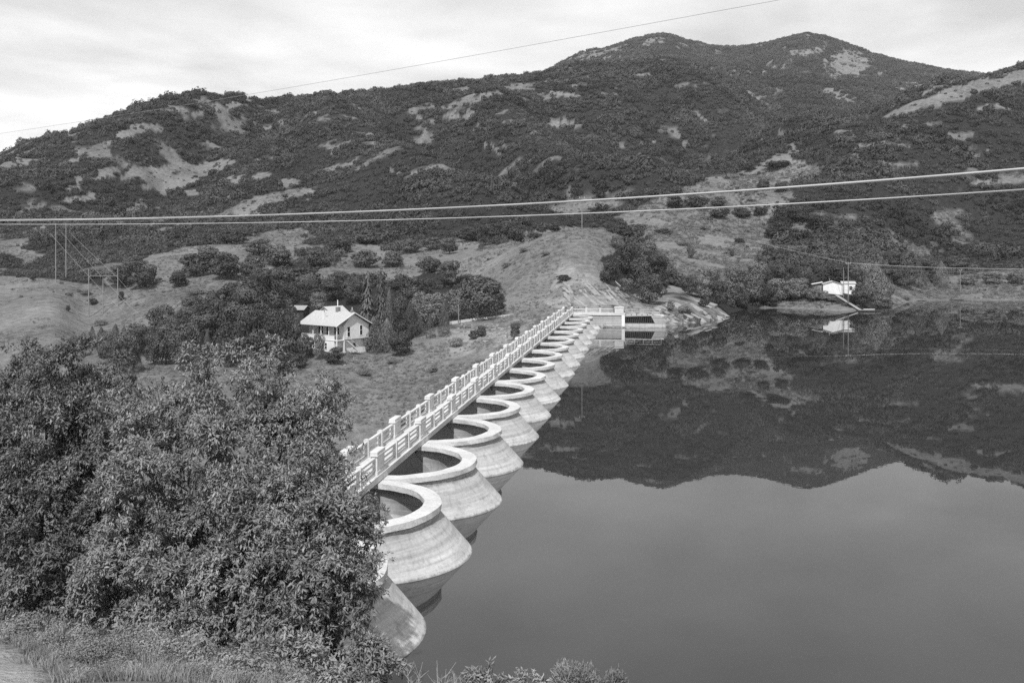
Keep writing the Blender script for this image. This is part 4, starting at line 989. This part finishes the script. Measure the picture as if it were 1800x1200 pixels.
zone([('bush', 212, 503, 38, 56), ('bush', 252, 505, 42, 56), ('bush', 345, 487, 46, 62), ('bush', 395, 490, 50, 70), ('bush', 440, 488, 40, 56), ('bush', 315, 505, 30, 44), ('bush', 58, 494, 16, 12), ('bush', 490, 468, 40, 62), ('bush', 370, 470, 40, 60), ('bush', 230, 478, 30, 50),
      ('bush', 455, 450, 32, 60), ('bush', 415, 430, 30, 50), ('bush', 120, 548, 12, 10), ('bush', 165, 536, 12, 20), ('sage', 150, 520, 10, 26), ('sage', 175, 573, 12, 30), ('bush', 213, 530, 18, 12), ('bush', 530, 500, 34, 56), ('sage', 345, 520, 14, 40)],
     NM, 'on the grassy foothill at left', 'bushes on the left foothill')
zone([('bush', 790, 446, 30, 38), ('bush', 760, 440, 26, 40), ('bush', 720, 445, 26, 44), ('bush', 690, 470, 30, 50), ('bush', 755, 480, 30, 44), ('bush', 820, 425, 28, 44), ('bush', 870, 418, 26, 40), ('bush', 905, 412, 24, 36), ('bush', 940, 420, 12, 26), ('bush', 975, 408, 14, 26), ('bush', 640, 470, 34, 56),
      ('bush', 560, 470, 34, 50), ('bush', 600, 445, 30, 50), ('bush', 650, 430, 28, 46), ('sage', 920, 445, 8, 22), ('sage', 960, 450, 7, 22), ('sage', 890, 470, 9, 24), ('bush', 1003, 400, 10, 14)],
     NM, 'at the left shoulder of the grassy knob', 'bushes on the knob shoulder')
zone([('bush', 1188, 366, 24, 44), ('bush', 1224, 367, 25, 46), ('bush', 1262, 364, 20, 30), ('bush', 1265, 385, 20, 36), ('bush', 1306, 384, 19, 36), ('bush', 1336, 380, 17, 30), ('bush', 1360, 420, 30, 44), ('bush', 1392, 425, 26, 40), ('bush', 1342, 335, 20, 30), ('bush', 1375, 340, 20, 30),
      ('bush', 1214, 455, 26, 14), ('bush', 1287, 452, 14, 9), ('bush', 1165, 412, 10, 30), ('bush', 1300, 428, 10, 26), ('bush', 1405, 390, 24, 50), ('bush', 1440, 405, 26, 50), ('bush', 1365, 297, 14, 50), ('bush', 1320, 302, 8, 24), ('sage', 1240, 405, 8, 24), ('sage', 1200, 432, 8, 26)],
     NM, 'on the open slope right of the knob', 'bushes on the right slope')
# lone conifers on the far hillside
for x, yb, h, lab in ((1314, 208, 20, 'small dark conifer alone on the middle hill, higher one'), (1408, 258, 14, 'small dark conifer in the notch below the far peaks')):
    plant('spruce', x, yb, h, h * 0.5, lab)

# ------------------------------------------------------------------ brush covering the hills (uncountable: one object, instanced leaf clumps)
def clump(seed, n=230, size=0.32, flat=0.8, mat='scrub'):
    rg = np.random.default_rng(seed); lb = [(0, 0, 0.45, 0.8, 0.8, 0.55)]
    for k in range(4):
        a = rg.uniform(0, 6.283); lb.append((math.cos(a) * 0.55, math.sin(a) * 0.55, rg.uniform(0.3, 0.85), 0.45, 0.45, 0.4))
    P_, D = lobe_points(lb, n, rg, (0.75, 1.08)); P_[:, 2] = np.maximum(P_[:, 2], -0.1)
    V, Fq = leaf_cards(P_, D + np.array([0, 0, 0.25]), size * 0.5, rg, 0.85, 0.28)
    m_ = np_mesh('brush_clump', V, Fq, MAT[mat]); return bpy.data.objects.new('brush_clump', m_)
def scatter_object(name, P_, S_, Rz, Vi, variants, label):
    m_ = bpy.data.meshes.new(name); m_.vertices.add(len(P_)); m_.vertices.foreach_set('co', np.asarray(P_, np.float32).ravel())
    for nm, ty, arr in (('scl', 'FLOAT_VECTOR', S_), ('rz', 'FLOAT', Rz), ('vi', 'INT', Vi)):
        a = m_.attributes.new(nm, ty, 'POINT')
        a.data.foreach_set('vector' if ty == 'FLOAT_VECTOR' else 'value', np.asarray(arr, np.int32 if ty == 'INT' else np.float32).ravel())
    m_.update()
    ng = bpy.data.node_groups.new(name + '_scatter', 'GeometryNodeTree')
    ng.interface.new_socket('Geometry', in_out='INPUT', socket_type='NodeSocketGeometry')
    ng.interface.new_socket('Geometry', in_out='OUTPUT', socket_type='NodeSocketGeometry')
    gi = ng.nodes.new('NodeGroupInput'); go = ng.nodes.new('NodeGroupOutput'); jn = ng.nodes.new('GeometryNodeJoinGeometry')
    def nat(nm, ty):
        n_ = ng.nodes.new('GeometryNodeInputNamedAttribute'); n_.data_type = ty; n_.inputs[0].default_value = nm
        return [q for q in n_.outputs if q.enabled and q.name == 'Attribute'][0]
    scl = nat('scl', 'FLOAT_VECTOR'); rz_ = nat('rz', 'FLOAT'); vi = nat('vi', 'INT')
    cb = ng.nodes.new('ShaderNodeCombineXYZ'); ng.links.new(rz_, cb.inputs[2])
    for k, vo in enumerate(variants):
        io = ng.nodes.new('GeometryNodeInstanceOnPoints'); oi = ng.nodes.new('GeometryNodeObjectInfo')
        oi.inputs['Object'].default_value = vo; oi.inputs['As Instance'].default_value = True
        cp = ng.nodes.new('FunctionNodeCompare'); cp.data_type = 'INT'; cp.operation = 'EQUAL'
        ai = [q for q in cp.inputs if q.enabled and q.name in ('A', 'B')]
        ng.links.new(vi, ai[0]); ai[1].default_value = k
        ng.links.new(gi.outputs[0], io.inputs['Points']); ng.links.new(cp.outputs[0], io.inputs['Selection'])
        ng.links.new(oi.outputs['Geometry'], io.inputs['Instance']); ng.links.new(cb.outputs[0], io.inputs['Rotation']); ng.links.new(scl, io.inputs['Scale'])
        ng.links.new(io.outputs[0], jn.inputs[0])
    ng.links.new(jn.outputs[0], go.inputs[0])
    o = link(bpy.data.objects.new(name, m_)); md = o.modifiers.new('scatter', 'NODES'); md.node_group = ng
    return tag(o, label, kind='stuff')
rg = np.random.default_rng(99)
def sample(n, x0, x1, Y0, Y1, pw):
    """positions with density falling with distance as Y^-pw per square metre"""
    e = 2 - pw; u_ = rg.random(n)
    Y = (Y0 ** e + (Y1 ** e - Y0 ** e) * u_) ** (1 / e) if abs(e) > 1e-6 else Y0 * (Y1 / Y0) ** u_
    x = rg.uniform(x0, x1, n); return (x - CX) * Y / F, Y
X1, Y1_ = sample(170000, -330, 2130, 262, 2420, 0.95)
z1 = ground(X1, Y1_)
gm1, rk1, _ = masks(X1, Y1_, z1)
pxs = CX + F * X1 / Y1_; pys = HY - F * (z1 - CAMZ) / Y1_
wat = (z1 < 0.4)
houseclear = (Y1_ < 250)
lowdens = fbm(X1 / 18, Y1_ / 18, 3, 61)
keep = (~wat) & (rk1 < 0.5) & ~((gm1 > 0.3) & (rg.random(len(X1)) > np.where(Y1_ > 420, 0.20, 0.05)) & (gm1 > rg.random(len(X1)) * 0.8)) & (lowdens > -0.62)
keep &= (np.hypot(X1 - sp.x, Y1_ - sp.y) > 11) & (np.hypot(X1 - hp.x, Y1_ - hp.y) > 13)
keep &= ~((pxs > 930) & (pxs < 1100) & (Y1_ < 300))
X1, Y1_, z1 = X1[keep], Y1_[keep], z1[keep]; gk = gm1[keep]
rr = np.clip(0.8 + Y1_ * 0.0021, 1.2, 4.6) * rg.lognormal(0, 0.28, len(X1))
rr = np.where(gk > 0.3, rr * 0.5, rr)
rr *= 1 + 0.75 * fbm(X1 / 24, Y1_ / 24, 2, 71)
rr = np.minimum(rr, 5.0)
S_ = np.stack([rr * rg.uniform(0.85, 1.2, len(rr)), rr * rg.uniform(0.85, 1.2, len(rr)), rr * rg.uniform(0.8, 1.35, len(rr))], 1)
print('brush', len(X1))
scatter_object('hillside_brush', np.stack([X1, Y1_, z1 - 0.25 * rr], 1), S_, rg.uniform(0, 6.28, len(rr)), rg.integers(0, 4, len(rr)), [clump(i) for i in (1, 2, 3, 4)],
               'dense dark oak brush covering the hills and mountains')
# low sage and weeds over the open grass
X2, Y2 = sample(130000, -100, 1900, 150, 520, 0.9)
z2 = ground(X2, Y2); g2, r2, _ = masks(X2, Y2, z2); px2 = CX + F * X2 / Y2
dn = fbm(X2 / 9, Y2 / 9, 3, 81)
field = (px2 < 170) & (Y2 < 290)
k2 = (g2 > 0.5) & ((px2 > 1070) & (rg.random(len(X2)) < 0.8) | (rg.random(len(X2)) < np.where(Y2 < 225, 0.9, 0.42))) & (z2 > -14) & (np.abs(z2) > 0.35) & (dn > -0.1 - 0.25 * (Y2 < 225) + 0.5 * field - 0.15 * (px2 > 1070)) & ~((X2 * CT - Y2 * ST > -19) & (Y2 < 200))
k2 &= ~((r2 > 0.5) & (rg.random(len(X2)) > 0.25))
X2, Y2, z2 = X2[k2], Y2[k2], z2[k2]
r2_ = rg.uniform(0.2, 0.55, len(X2)) * np.clip(Y2 / 260, 0.75, 1.5) * (1 + 0.25 * ((X2 * F / Y2 + CX) > 1100))
print('sage', len(X2))
scatter_object('sage_and_weeds', np.stack([X2, Y2, z2 - 0.03], 1), np.stack([r2_, r2_, r2_ * 0.8], 1), rg.uniform(0, 6.28, len(r2_)), rg.integers(0, 2, len(r2_)),
               [clump(i, 90, 0.34, mat='sage') for i in (8, 9)], 'low sagebrush and weeds dotted over the open grassy slopes')

# ------------------------------------------------------------------ bedded rock at the abutment and on the point
def rock_bars(name, label, cells, dip, seed, Yoff=0.0, lenr=(3.5, 8), wr=(0.5, 1.0), slope=0.36, proud=(0.02, 0.3), skip=0.0):
    rg = np.random.default_rng(seed); root = None
    for (x, y) in cells:
        Y = find_Y(x, y, 195, 330, 700)
        if Y is None or rg.random() < skip: continue
        p = at(x, y, Y)
        if p.z < -0.3: continue
        if root is None: root = empty(name, p); tag(root, label, 'rock')
        L_, w_, t_ = rg.uniform(*lenr) / 2, rg.uniform(*wr) / 2, rg.uniform(0.5, 0.9)
        sl = math.tan(R(dip + rg.normal(0, 8))); ax = Vector((1, -sl / slope, -sl)).normalized()
        ay = Vector((rg.normal(0, .05), slope, -1.0)).normalized(); az = ax.cross(ay).normalized(); ay = az.cross(ax).normalized()
        out = -ay * (rg.uniform(*proud) - t_)
        c_ = p + out - root.location; V = []
        for sx in (-1, 1):
            for sy in (-1, 1):
                for sz in (-1, 1):
                    V.append(c_ + ax * (L_ * sx * rg.uniform(0.8, 1.1)) + ay * (t_ * sy) + az * (w_ * sz * rg.uniform(0.75, 1.2)) + Vector(rg.normal(0, 0.07, 3)))
        mb = MB().add(V, [(0, 1, 3, 2), (4, 6, 7, 5), (0, 4, 5, 1), (2, 3, 7, 6), (0, 2, 6, 4), (1, 5, 7, 3)])
        o = mb.build('rock_slab', MAT['rock']); o.parent = root
        bv = o.modifiers.new('worn', 'BEVEL'); bv.width = 0.12; bv.segments = 1
    return root
rg = np.random.default_rng(5)
cells = [(x + rg.normal(0, 4), y + rg.normal(0, 3)) for x in np.arange(1002, 1106, 9) for y in np.arange(484, 544, 7) if y > 478 + (x - 1000) * 0.25]
rock_bars('rock_outcrop', 'tilted bedded rock face above the far end of the dam', cells, 46, 1, lenr=(5, 14), wr=(0.5, 1.0), slope=0.38, proud=(-0.12, 0.10), skip=0.55)
cells = [(x + rg.normal(0, 4), y + rg.normal(0, 3)) for x in np.arange(1108, 1280, 10) for y in np.arange(522, 574, 8) if y < 578 - (x - 1108) * 0.06 and y > 532 - 8 * (x > 1180) + max(0, x - 1235) * 0.7 and not (x < 1150 and y < 548)]
rock_bars('rocky_point', 'low point of pale tilted rock slabs jutting into the water', cells, 32, 2, lenr=(2, 5.5), wr=(0.6, 1.5), slope=0.3, proud=(-0.05, 0.42), skip=0.15)
def stone(seed):
    rg = np.random.default_rng(seed); b_ = bmesh.new(); bmesh.ops.create_icosphere(b_, subdivisions=1, radius=1.0)
    for v_ in b_.verts: v_.co = Vector((v_.co.x * rg.uniform(.7, 1.15), v_.co.y * rg.uniform(.7, 1.15), v_.co.z * rg.uniform(.5, .8)))
    m_ = bpy.data.meshes.new('stone'); b_.to_mesh(m_); b_.free(); m_.materials.append(MAT['rock']); return bpy.data.objects.new('stone', m_)
pr = []
for (x0, x1, y0, y1, n, s0, s1) in ((805, 905, 570, 608, 260, .15, .5), (560, 900, 600, 760, 1100, .06, .24), (0, 170, 500, 640, 160, .08, .2), (880, 1060, 420, 540, 260, .08, .25), (1035, 1175, 562, 577, 230, .15, .45), (1092, 1178, 568, 577, 160, .2, .5), (1175, 1275, 556, 572, 90, .15, .4), (590, 640, 628, 642, 24, .15, .35), (0, 160, 560, 640, 60, .1, .25), (1360, 1470, 538, 546, 20, .1, .3)):
    for k in range(n):
        x, y = rg.uniform(x0, x1), rg.uniform(y0, y1); Y = find_Y(x, y, 140, 340, 260)
        if Y is None: continue
        p = at(x, y, Y)
        if p.z < -12 or (p.x * CT - p.y * ST > -18.5 and Y < 198): continue
        pr.append((p, rg.uniform(s0, s1) * rg.uniform(0.6, 1.3)))
sc_ = np.array([q[1] for q in pr]); n_ = len(pr)
scatter_object('rubble', np.array([tuple(q[0]) for q in pr]), np.stack([sc_, sc_, sc_ * 0.7], 1), rg.uniform(0, 6.28, n_), rg.integers(0, 3, n_), [stone(1), stone(2), stone(3)], 'pale stones strewn over the slopes and shore by the dam')

# ------------------------------------------------------------------ foreground trees with drooping compound leaves
def tufts(C_, D, rg, leaf=0.13, npet=8, nl=5, spread=0.30, droop=0.6, width=0.27):
    """every tuft: petioles fanning out from the twig end, each with drooping leaflets"""
    T = len(C_)
    pd = D[:, None, :] * 0.75 + rg.normal(0, 0.62, (T, npet, 3)) + np.array([0, 0, 0.30])
    pd /= np.linalg.norm(pd, axis=2)[..., None]
    ends = C_[:, None, :] + pd * spread * rg.uniform(0.45, 1.15, (T, npet, 1))
    ld = pd[:, :, None, :] * 0.65 + np.array([0, 0, -droop]) + rg.normal(0, 0.48, (T, npet, nl, 3))
    ld /= np.linalg.norm(ld, axis=3)[..., None]
    base = ends[:, :, None, :] + rg.normal(0, 0.028, (T, npet, nl, 3))
    up = np.array([0, 0, 1.0]) * 0.9 + pd[:, :, None, :] * 0.7 + rg.normal(0, 0.28, (T, npet, nl, 3))
    w = np.cross(ld, up); w /= np.linalg.norm(w, axis=3)[..., None] + 1e-9
    ln = leaf * rg.uniform(0.65, 1.25, (T, npet, nl, 1))
    a = base; b_ = base + ld * ln * 0.42 + w * ln * width * 0.62; c = base + ld * ln; d = base + ld * ln * 0.42 - w * ln * width * 0.62
    V = np.stack([a, b_, c, d], 3).reshape(-1, 3); return V, np.arange(len(V)).reshape(-1, 4)
def near_tree(name, lobes_px, trunks, label, seed, dens=6.5, leaf=0.14, mat='leaf_near', spread=0.23):
    rg = np.random.default_rng(seed); lb = []
    for (x, y, r, Y) in lobes_px:
        p = at(x, y, Y); R_ = r * Y / F; lb.append((p.x, p.y, p.z, R_, R_, R_ * 0.95))
    area = sum(4 * math.pi * l[3] ** 2 for l in lb); n = int(area * dens)
    P_, D = lobe_points(lb, n, rg, (0.80, 1.06), 0.80)
    # gather tufts into sprays: pull towards random centres so gaps open between them
    big = n > 900
    if big:
        nc_ = int(area * 0.62); C0, D0 = lobe_points(lb, nc_, rg, (0.74, 1.12), 0.78)
        cr_ = rg.uniform(0.32, 0.82, len(C0)); per = 17
        Dc = rg.normal(0, 1, (len(C0), per, 3)) + D0[:, None, :] * 1.0 + np.array([0, 0, 1.05]); Dc /= np.linalg.norm(Dc, axis=2)[..., None]
        P_ = (C0[:, None, :] + Dc * cr_[:, None, None] * rg.uniform(0.7, 1.1, (len(C0), per, 1))).reshape(-1, 3); D = Dc.reshape(-1, 3)
    dd = D + np.array([0, 0, 0.25]); V, Fq = tufts(P_, dd, rg, leaf=leaf, spread=spread, npet=7 if big else 8, nl=5)
    # thin inner foliage
    P2, D2 = lobe_points([(l[0], l[1], l[2], l[3] * .8, l[4] * .8, l[5] * .8) for l in lb], n // 5, rg, (0.5, 0.95), 0.0)
    V2, F2 = tufts(P2, D2, rg, leaf=leaf * 1.1, npet=6, nl=4, spread=spread)
    base = trunks[0][0]
    o = empty(name, base); tag(o, label, 'tree')
    V = np.concatenate([V, V2]) - np.array(base); Fq = np.concatenate([Fq, F2 + len(V) - len(V2)])
    cr = bpy.data.objects.new('crown', np_mesh('crown', V, Fq, MAT[mat])); link(cr, o)
    print(name, len(Fq))
    mb = MB()
    for tr in trunks:
        p0, r0 = Vector(tr[0]), tr[1]; hub = Vector(tr[2])
        mb.tube([p0 - Vector((0, 0, .5)), p0.lerp(hub, 0.5) + Vector((0.1, 0, 0)), hub], [r0, r0 * .8, r0 * .6], 8)
    tk = mb.build('trunk', MAT['bark'], o, True)
    tk.data.transform(Matrix.Translation(-Vector(base)))
    hubs = [Vector(t_[2]) for t_ in trunks]
    for l in lb:
        c = Vector(l[:3]); hb = min(hubs, key=lambda q: (q - c).length); mid = hb.lerp(c, 0.55) + Vector((0, 0, -0.25))
        m2 = MB(); m2.tube([hb, mid, c], [0.085, 0.055, 0.025], 6)
        for k in range(7):
            d_ = Vector(rg.normal(0, 1, 3)); d_.z = abs(d_.z) * .8; d_.normalize(); m2.tube([c.lerp(mid, rg.uniform(0, .6)), c + d_ * l[3] * 0.5 + Vector((0, 0, -.1)), c + d_ * l[3] * 0.95], [0.022, 0.014, 0.006], 4)
        ob = m2.build('limb', MAT['bark'], o, True); ob.data.transform(Matrix.Translation(-Vector(base)))
    return o
def gp(x, Y, s=0.0):
    p = on_ground(x, Y, s); return tuple(p)
def G(x, Y, y):      # a point above the ground for forks of trunks
    return tuple(at(x, y, Y))
near_tree('box_elder_tree',
  [(285, 722, 72, 30), (340, 765, 58, 29.5), (405, 705, 70, 30), (470, 700, 66, 30), (520, 705, 52, 30.5), (548, 745, 45, 30), (560, 775, 30, 30), (262, 815, 46, 29), (272, 895, 66, 28.5), (330, 850, 100, 28), (440, 830, 105, 28.5),
   (515, 830, 66, 29), (535, 850, 34, 28.5), (260, 1000, 85, 28), (370, 960, 110, 27.5), (480, 940, 95, 27.5), (540, 900, 62, 28), (300, 1080, 95, 27), (410, 1080, 105, 26.5), (225, 1070, 60, 27.5), (310, 1150, 75, 25.6), (420, 1190, 80, 25.2), (250, 1115, 50, 26.6), (370, 1220, 60, 24.6), (400, 1218, 52, 22.5), (475, 1205, 55, 22.5), (345, 1205, 38, 23), (540, 1215, 55, 22.5), (590, 728, 22, 31)],
  [(gp(330, 28), 0.22, G(345, 28, 960)), (gp(430, 27.6), 0.18, G(440, 27.8, 950))], 'big leafy tree in the middle of the foreground mass, widest crown', 101)
near_tree('box_elder_tree',
  [(20, 715, 72, 33), (85, 700, 64, 32.5), (140, 692, 62, 32), (165, 735, 48, 31.5), (110, 780, 80, 31), (30, 800, 90, 31.5), (165, 815, 52, 31.5), (60, 900, 95, 30.5), (140, 890, 72, 30.5), (100, 930, 80, 31.5), (60, 820, 80, 32.5), (200, 960, 55, 30.5), (20, 1000, 90, 30), (110, 990, 85, 29.5), (185, 970, 60, 29.5), (-60, 760, 90, 32), (-70, 900, 100, 31), (-60, 1020, 90, 30), (60, 1045, 50, 29.5)],
  [(gp(60, 30.5), 0.2, G(70, 30.5, 960)), (gp(150, 30), 0.15, G(150, 30, 950))], 'leafy foreground tree at the left edge of the picture', 102)
near_tree('box_elder_tree',
  [(585, 942, 44, 26), (612, 968, 38, 26), (560, 980, 75, 26), (592, 1030, 42, 25.5), (535, 1060, 80, 25.2), (590, 1088, 42, 25), (500, 1130, 75, 25), (560, 1140, 78, 24.5), (600, 1155, 40, 24.3), (622, 1208, 40, 24), (560, 1200, 80, 24), (480, 1215, 70, 24), (625, 1005, 28, 25.6), (530, 905, 50, 27), (480, 935, 55, 27), (430, 1000, 60, 27), (560, 905, 26, 27), (570, 1020, 60, 25.3)],
  [(gp(580, 25.5), 0.16, G(585, 25.4, 1060))], 'lower leafy tree overlapping the near end of the dam and walkway', 103)
near_tree('sapling', [(640, 900, 14, 40), (668, 905, 12, 41), (655, 880, 10, 40), (625, 880, 16, 39)], [(tuple(at(640, 930, 40)), 0.03, G(645, 40, 905))], 'thin leafy sprig growing inside the nearest open arch', 104, dens=9, leaf=0.12, spread=0.22)

# bushes rising from the bank below the camera
near_tree('sapling', [(858, 1195, 24, 17), (852, 1172, 11, 17), (838, 1205, 20, 17), (880, 1208, 18, 17)], [(gp(858, 17), 0.025, G(858, 17, 1215))], 'tallest leafy sprig at bottom centre of the picture', 105, dens=14, leaf=0.10, mat='weed', spread=0.13)
near_tree('sapling', [(922, 1198, 12, 17), (925, 1215, 18, 17)], [(gp(924, 17), 0.02, G(924, 17, 1215))], 'small leafy sprig between the tallest sprig and the fuzzy bush', 106, dens=16, leaf=0.09, mat='weed', spread=0.11)
near_tree('sapling', [(955, 1192, 12, 17), (950, 1212, 16, 17)], [(gp(953, 17), 0.02, G(953, 17, 1215))], 'small leafy sprig touching the left side of the fuzzy bush', 107, dens=16, leaf=0.09, mat='weed', spread=0.11)
def fuzzy(lobes_px, label, seed):
    rg = np.random.default_rng(seed); lb = []
    for (x, y, r, Y) in lobes_px:
        p = at(x, y, Y); R_ = r * Y / F; lb.append((p.x, p.y, p.z, R_ * .9, R_ * .9, R_ * 1.15))
    P_, D = lobe_points(lb, 5200, rg, (0.25, 1.12), 0.0)
    o_ = Vector(on_ground(lobes_px[0][0], lobes_px[0][3])); o = empty('rabbitbrush', o_); tag(o, label, 'bush', 'fuzzy bushes on the bank')
    up = D * 0.8 + np.array([0, 0, 1.0]) + rg.normal(0, .2, D.shape)
    V, Fq = leaf_cards(P_ - np.array(o_), rg.normal(0, 1, P_.shape), 0.042, rg, 0.32, 0.2, up)
    link(bpy.data.objects.new('foliage', np_mesh('foliage', V, Fq, MAT['weed'])), o)
    mb = MB()
    for k in range(34):
        l = lb[k % len(lb)]; q = Vector(l[:3]) - o_ + Vector(rg.normal(0, .4, 3)) * l[3]; q.z += l[5] * rg.uniform(.2, 1.0)
        mb.tube([(rg.normal(0, .05), rg.normal(0, .05), -.1), q * 0.6, q], [0.012, 0.008, 0.003], 4)
    mb.build('stems', MAT['twig'], o)
fuzzy([(1000, 1205, 38, 17), (1030, 1195, 26, 17), (985, 1190, 18, 17), (1010, 1182, 12, 17)], 'wide fuzzy pale bush at the bottom edge right of centre', 201)
fuzzy([(1085, 1195, 17, 17.4), (1078, 1210, 26, 17.4), (1095, 1215, 18, 17.4)], 'smaller fuzzy pale bush at the right end of the bottom row', 202)
def bare(x, ytop, Y, label, seed, n=9, spread=0.35):
    rg = np.random.default_rng(seed); b0 = on_ground(x, Y); top = at(x, ytop, Y); H = top.z - b0.z
    o = empty('bare_shrub', b0); tag(o, label, 'shrub', 'bare stems on the bank')
    for k in range(n):
        a = rg.normal(0, spread); h_ = H * rg.uniform(0.75, 1.0); pts = [(0, 0, -.1), (a * h_ * .35, rg.normal(0, .1), h_ * .5), (a * h_ * .8, rg.normal(0, .2), h_)]
        mb = MB().tube(pts, [0.010, 0.007, 0.003], 4)
        for j in range(7):
            t_ = rg.uniform(.35, .95); q = Vector(pts[1]).lerp(Vector(pts[2]), max(0, (t_ - .5) * 2)); d_ = Vector((rg.normal(0, .13), rg.normal(0, .13), rg.uniform(.08, .25)))
            mb.tube([q, q + d_], [0.004, 0.002], 3)
        mb.build('stem', MAT['twig'], o)
bare(776, 1160, 18, 'bare branching shrub at the bottom left of the sprigs', 301)
bare(800, 1172, 18, 'second bare shrub beside the first, leaning right', 302, 6)
bare(726, 1165, 20, 'thin stems at the foot of the nearest arch', 303, 6, 0.2)
bare(820, 1180, 17, 'few short stems just left of the tallest sprig', 304, 4, 0.2)

# dry grass and weeds on the near bank, bottom left
rg = np.random.default_rng(77)
n = 62000; Yg = rg.uniform(17, 36, n); xg = rg.uniform(-120, 560, n); Xg = (xg - CX) * Yg / F
dpath = seg_d(Xg, Yg, -16.5, 26.6, -9.8, 17.6); den = fbm(Xg / 1.1, Yg / 1.1, 3, 91)
k = (dpath > 1.7 + 0.7 * den) & (den > -0.55); Xg, Yg, den = Xg[k], Yg[k], den[k]; zg = ground(Xg, Yg); n = len(Xg)
hgt = rg.uniform(0.05, 0.26, n) * np.clip(1 + 1.8 * fbm(Xg / 0.7, Yg / 0.7, 3, 97), 0.25, 2.4); a = rg.uniform(0, 6.283, n); ln = rg.normal(0, 0.35, (n, 2)) * hgt[:, None]; wd = rg.uniform(0.006, 0.014, n)
B0 = np.stack([Xg - np.cos(a) * wd, Yg - np.sin(a) * wd, zg - .02], 1); B1 = np.stack([Xg + np.cos(a) * wd, Yg + np.sin(a) * wd, zg - .02], 1)
M0 = np.stack([Xg + ln[:, 0] * .4 - np.cos(a) * wd * .7, Yg + ln[:, 1] * .4 - np.sin(a) * wd * .7, zg + hgt * .6], 1); M1 = M0 + np.stack([np.cos(a) * wd * 1.4, np.sin(a) * wd * 1.4, 0 * a], 1)
T_ = np.stack([Xg + ln[:, 0], Yg + ln[:, 1], zg + hgt], 1)
V = np.stack([B0, B1, M1, M0, T_], 1).reshape(-1, 3); i5 = np.arange(n) * 5
Fq = np.concatenate([np.stack([i5, i5 + 1, i5 + 2, i5 + 3], 1), np.stack([i5 + 3, i5 + 2, i5 + 4, i5 + 4], 1)])
tri = np.concatenate([np.stack([i5, i5 + 1, i5 + 2], 1), np.stack([i5, i5 + 2, i5 + 3], 1), np.stack([i5 + 3, i5 + 2, i5 + 4], 1)])
tag(link(bpy.data.objects.new('dry_grass', np_mesh('dry_grass', V, tri, MAT['drygrass']))), 'pale dry grass on the bank at bottom left', kind='stuff')
n = 9000; Yg = rg.uniform(18, 35, n); xg = rg.uniform(-100, 520, n); Xg = (xg - CX) * Yg / F; den = fbm(Xg / 1.4, Yg / 1.4, 3, 95)
k = (seg_d(Xg, Yg, -16.5, 26.6, -9.8, 17.6) > 1.9) & (den > -0.08); Xg, Yg = Xg[k], Yg[k]; n = len(Xg)
sz = rg.uniform(0.08, 0.26, n) * np.clip(1 + 1.6 * fbm(Xg / 1.1, Yg / 1.1, 2, 98), 0.3, 2.2)
scatter_object('bank_weeds', np.stack([Xg, Yg, ground(Xg, Yg) + 0.02], 1), np.stack([sz, sz, sz * 1.2], 1), rg.uniform(0, 6.28, n), rg.integers(0, 2, n), [clump(i, 260, 0.17, mat='weed') for i in (14, 15)], 'leafy weeds among the grass on the near bank')

# ------------------------------------------------------------------ thin air haze over the far hills
hb = MB().box(-2300, 4600, -170, 6100, -45, 640)
hm = bpy.data.materials.new('haze_air'); hm.use_nodes = True; ht = hm.node_tree
for n_ in list(ht.nodes): ht.nodes.remove(n_)
ho = N(ht, 'ShaderNodeOutputMaterial'); hv = N(ht, 'ShaderNodeVolumePrincipled'); ht.links.new(hv.outputs[0], ho.inputs['Volume'])
hv.inputs['Color'].default_value = grey(0.9); hv.inputs['Density'].default_value = 0.00006
tag(hb.build('haze', hm), 'thin pale air haze', kind='stuff')
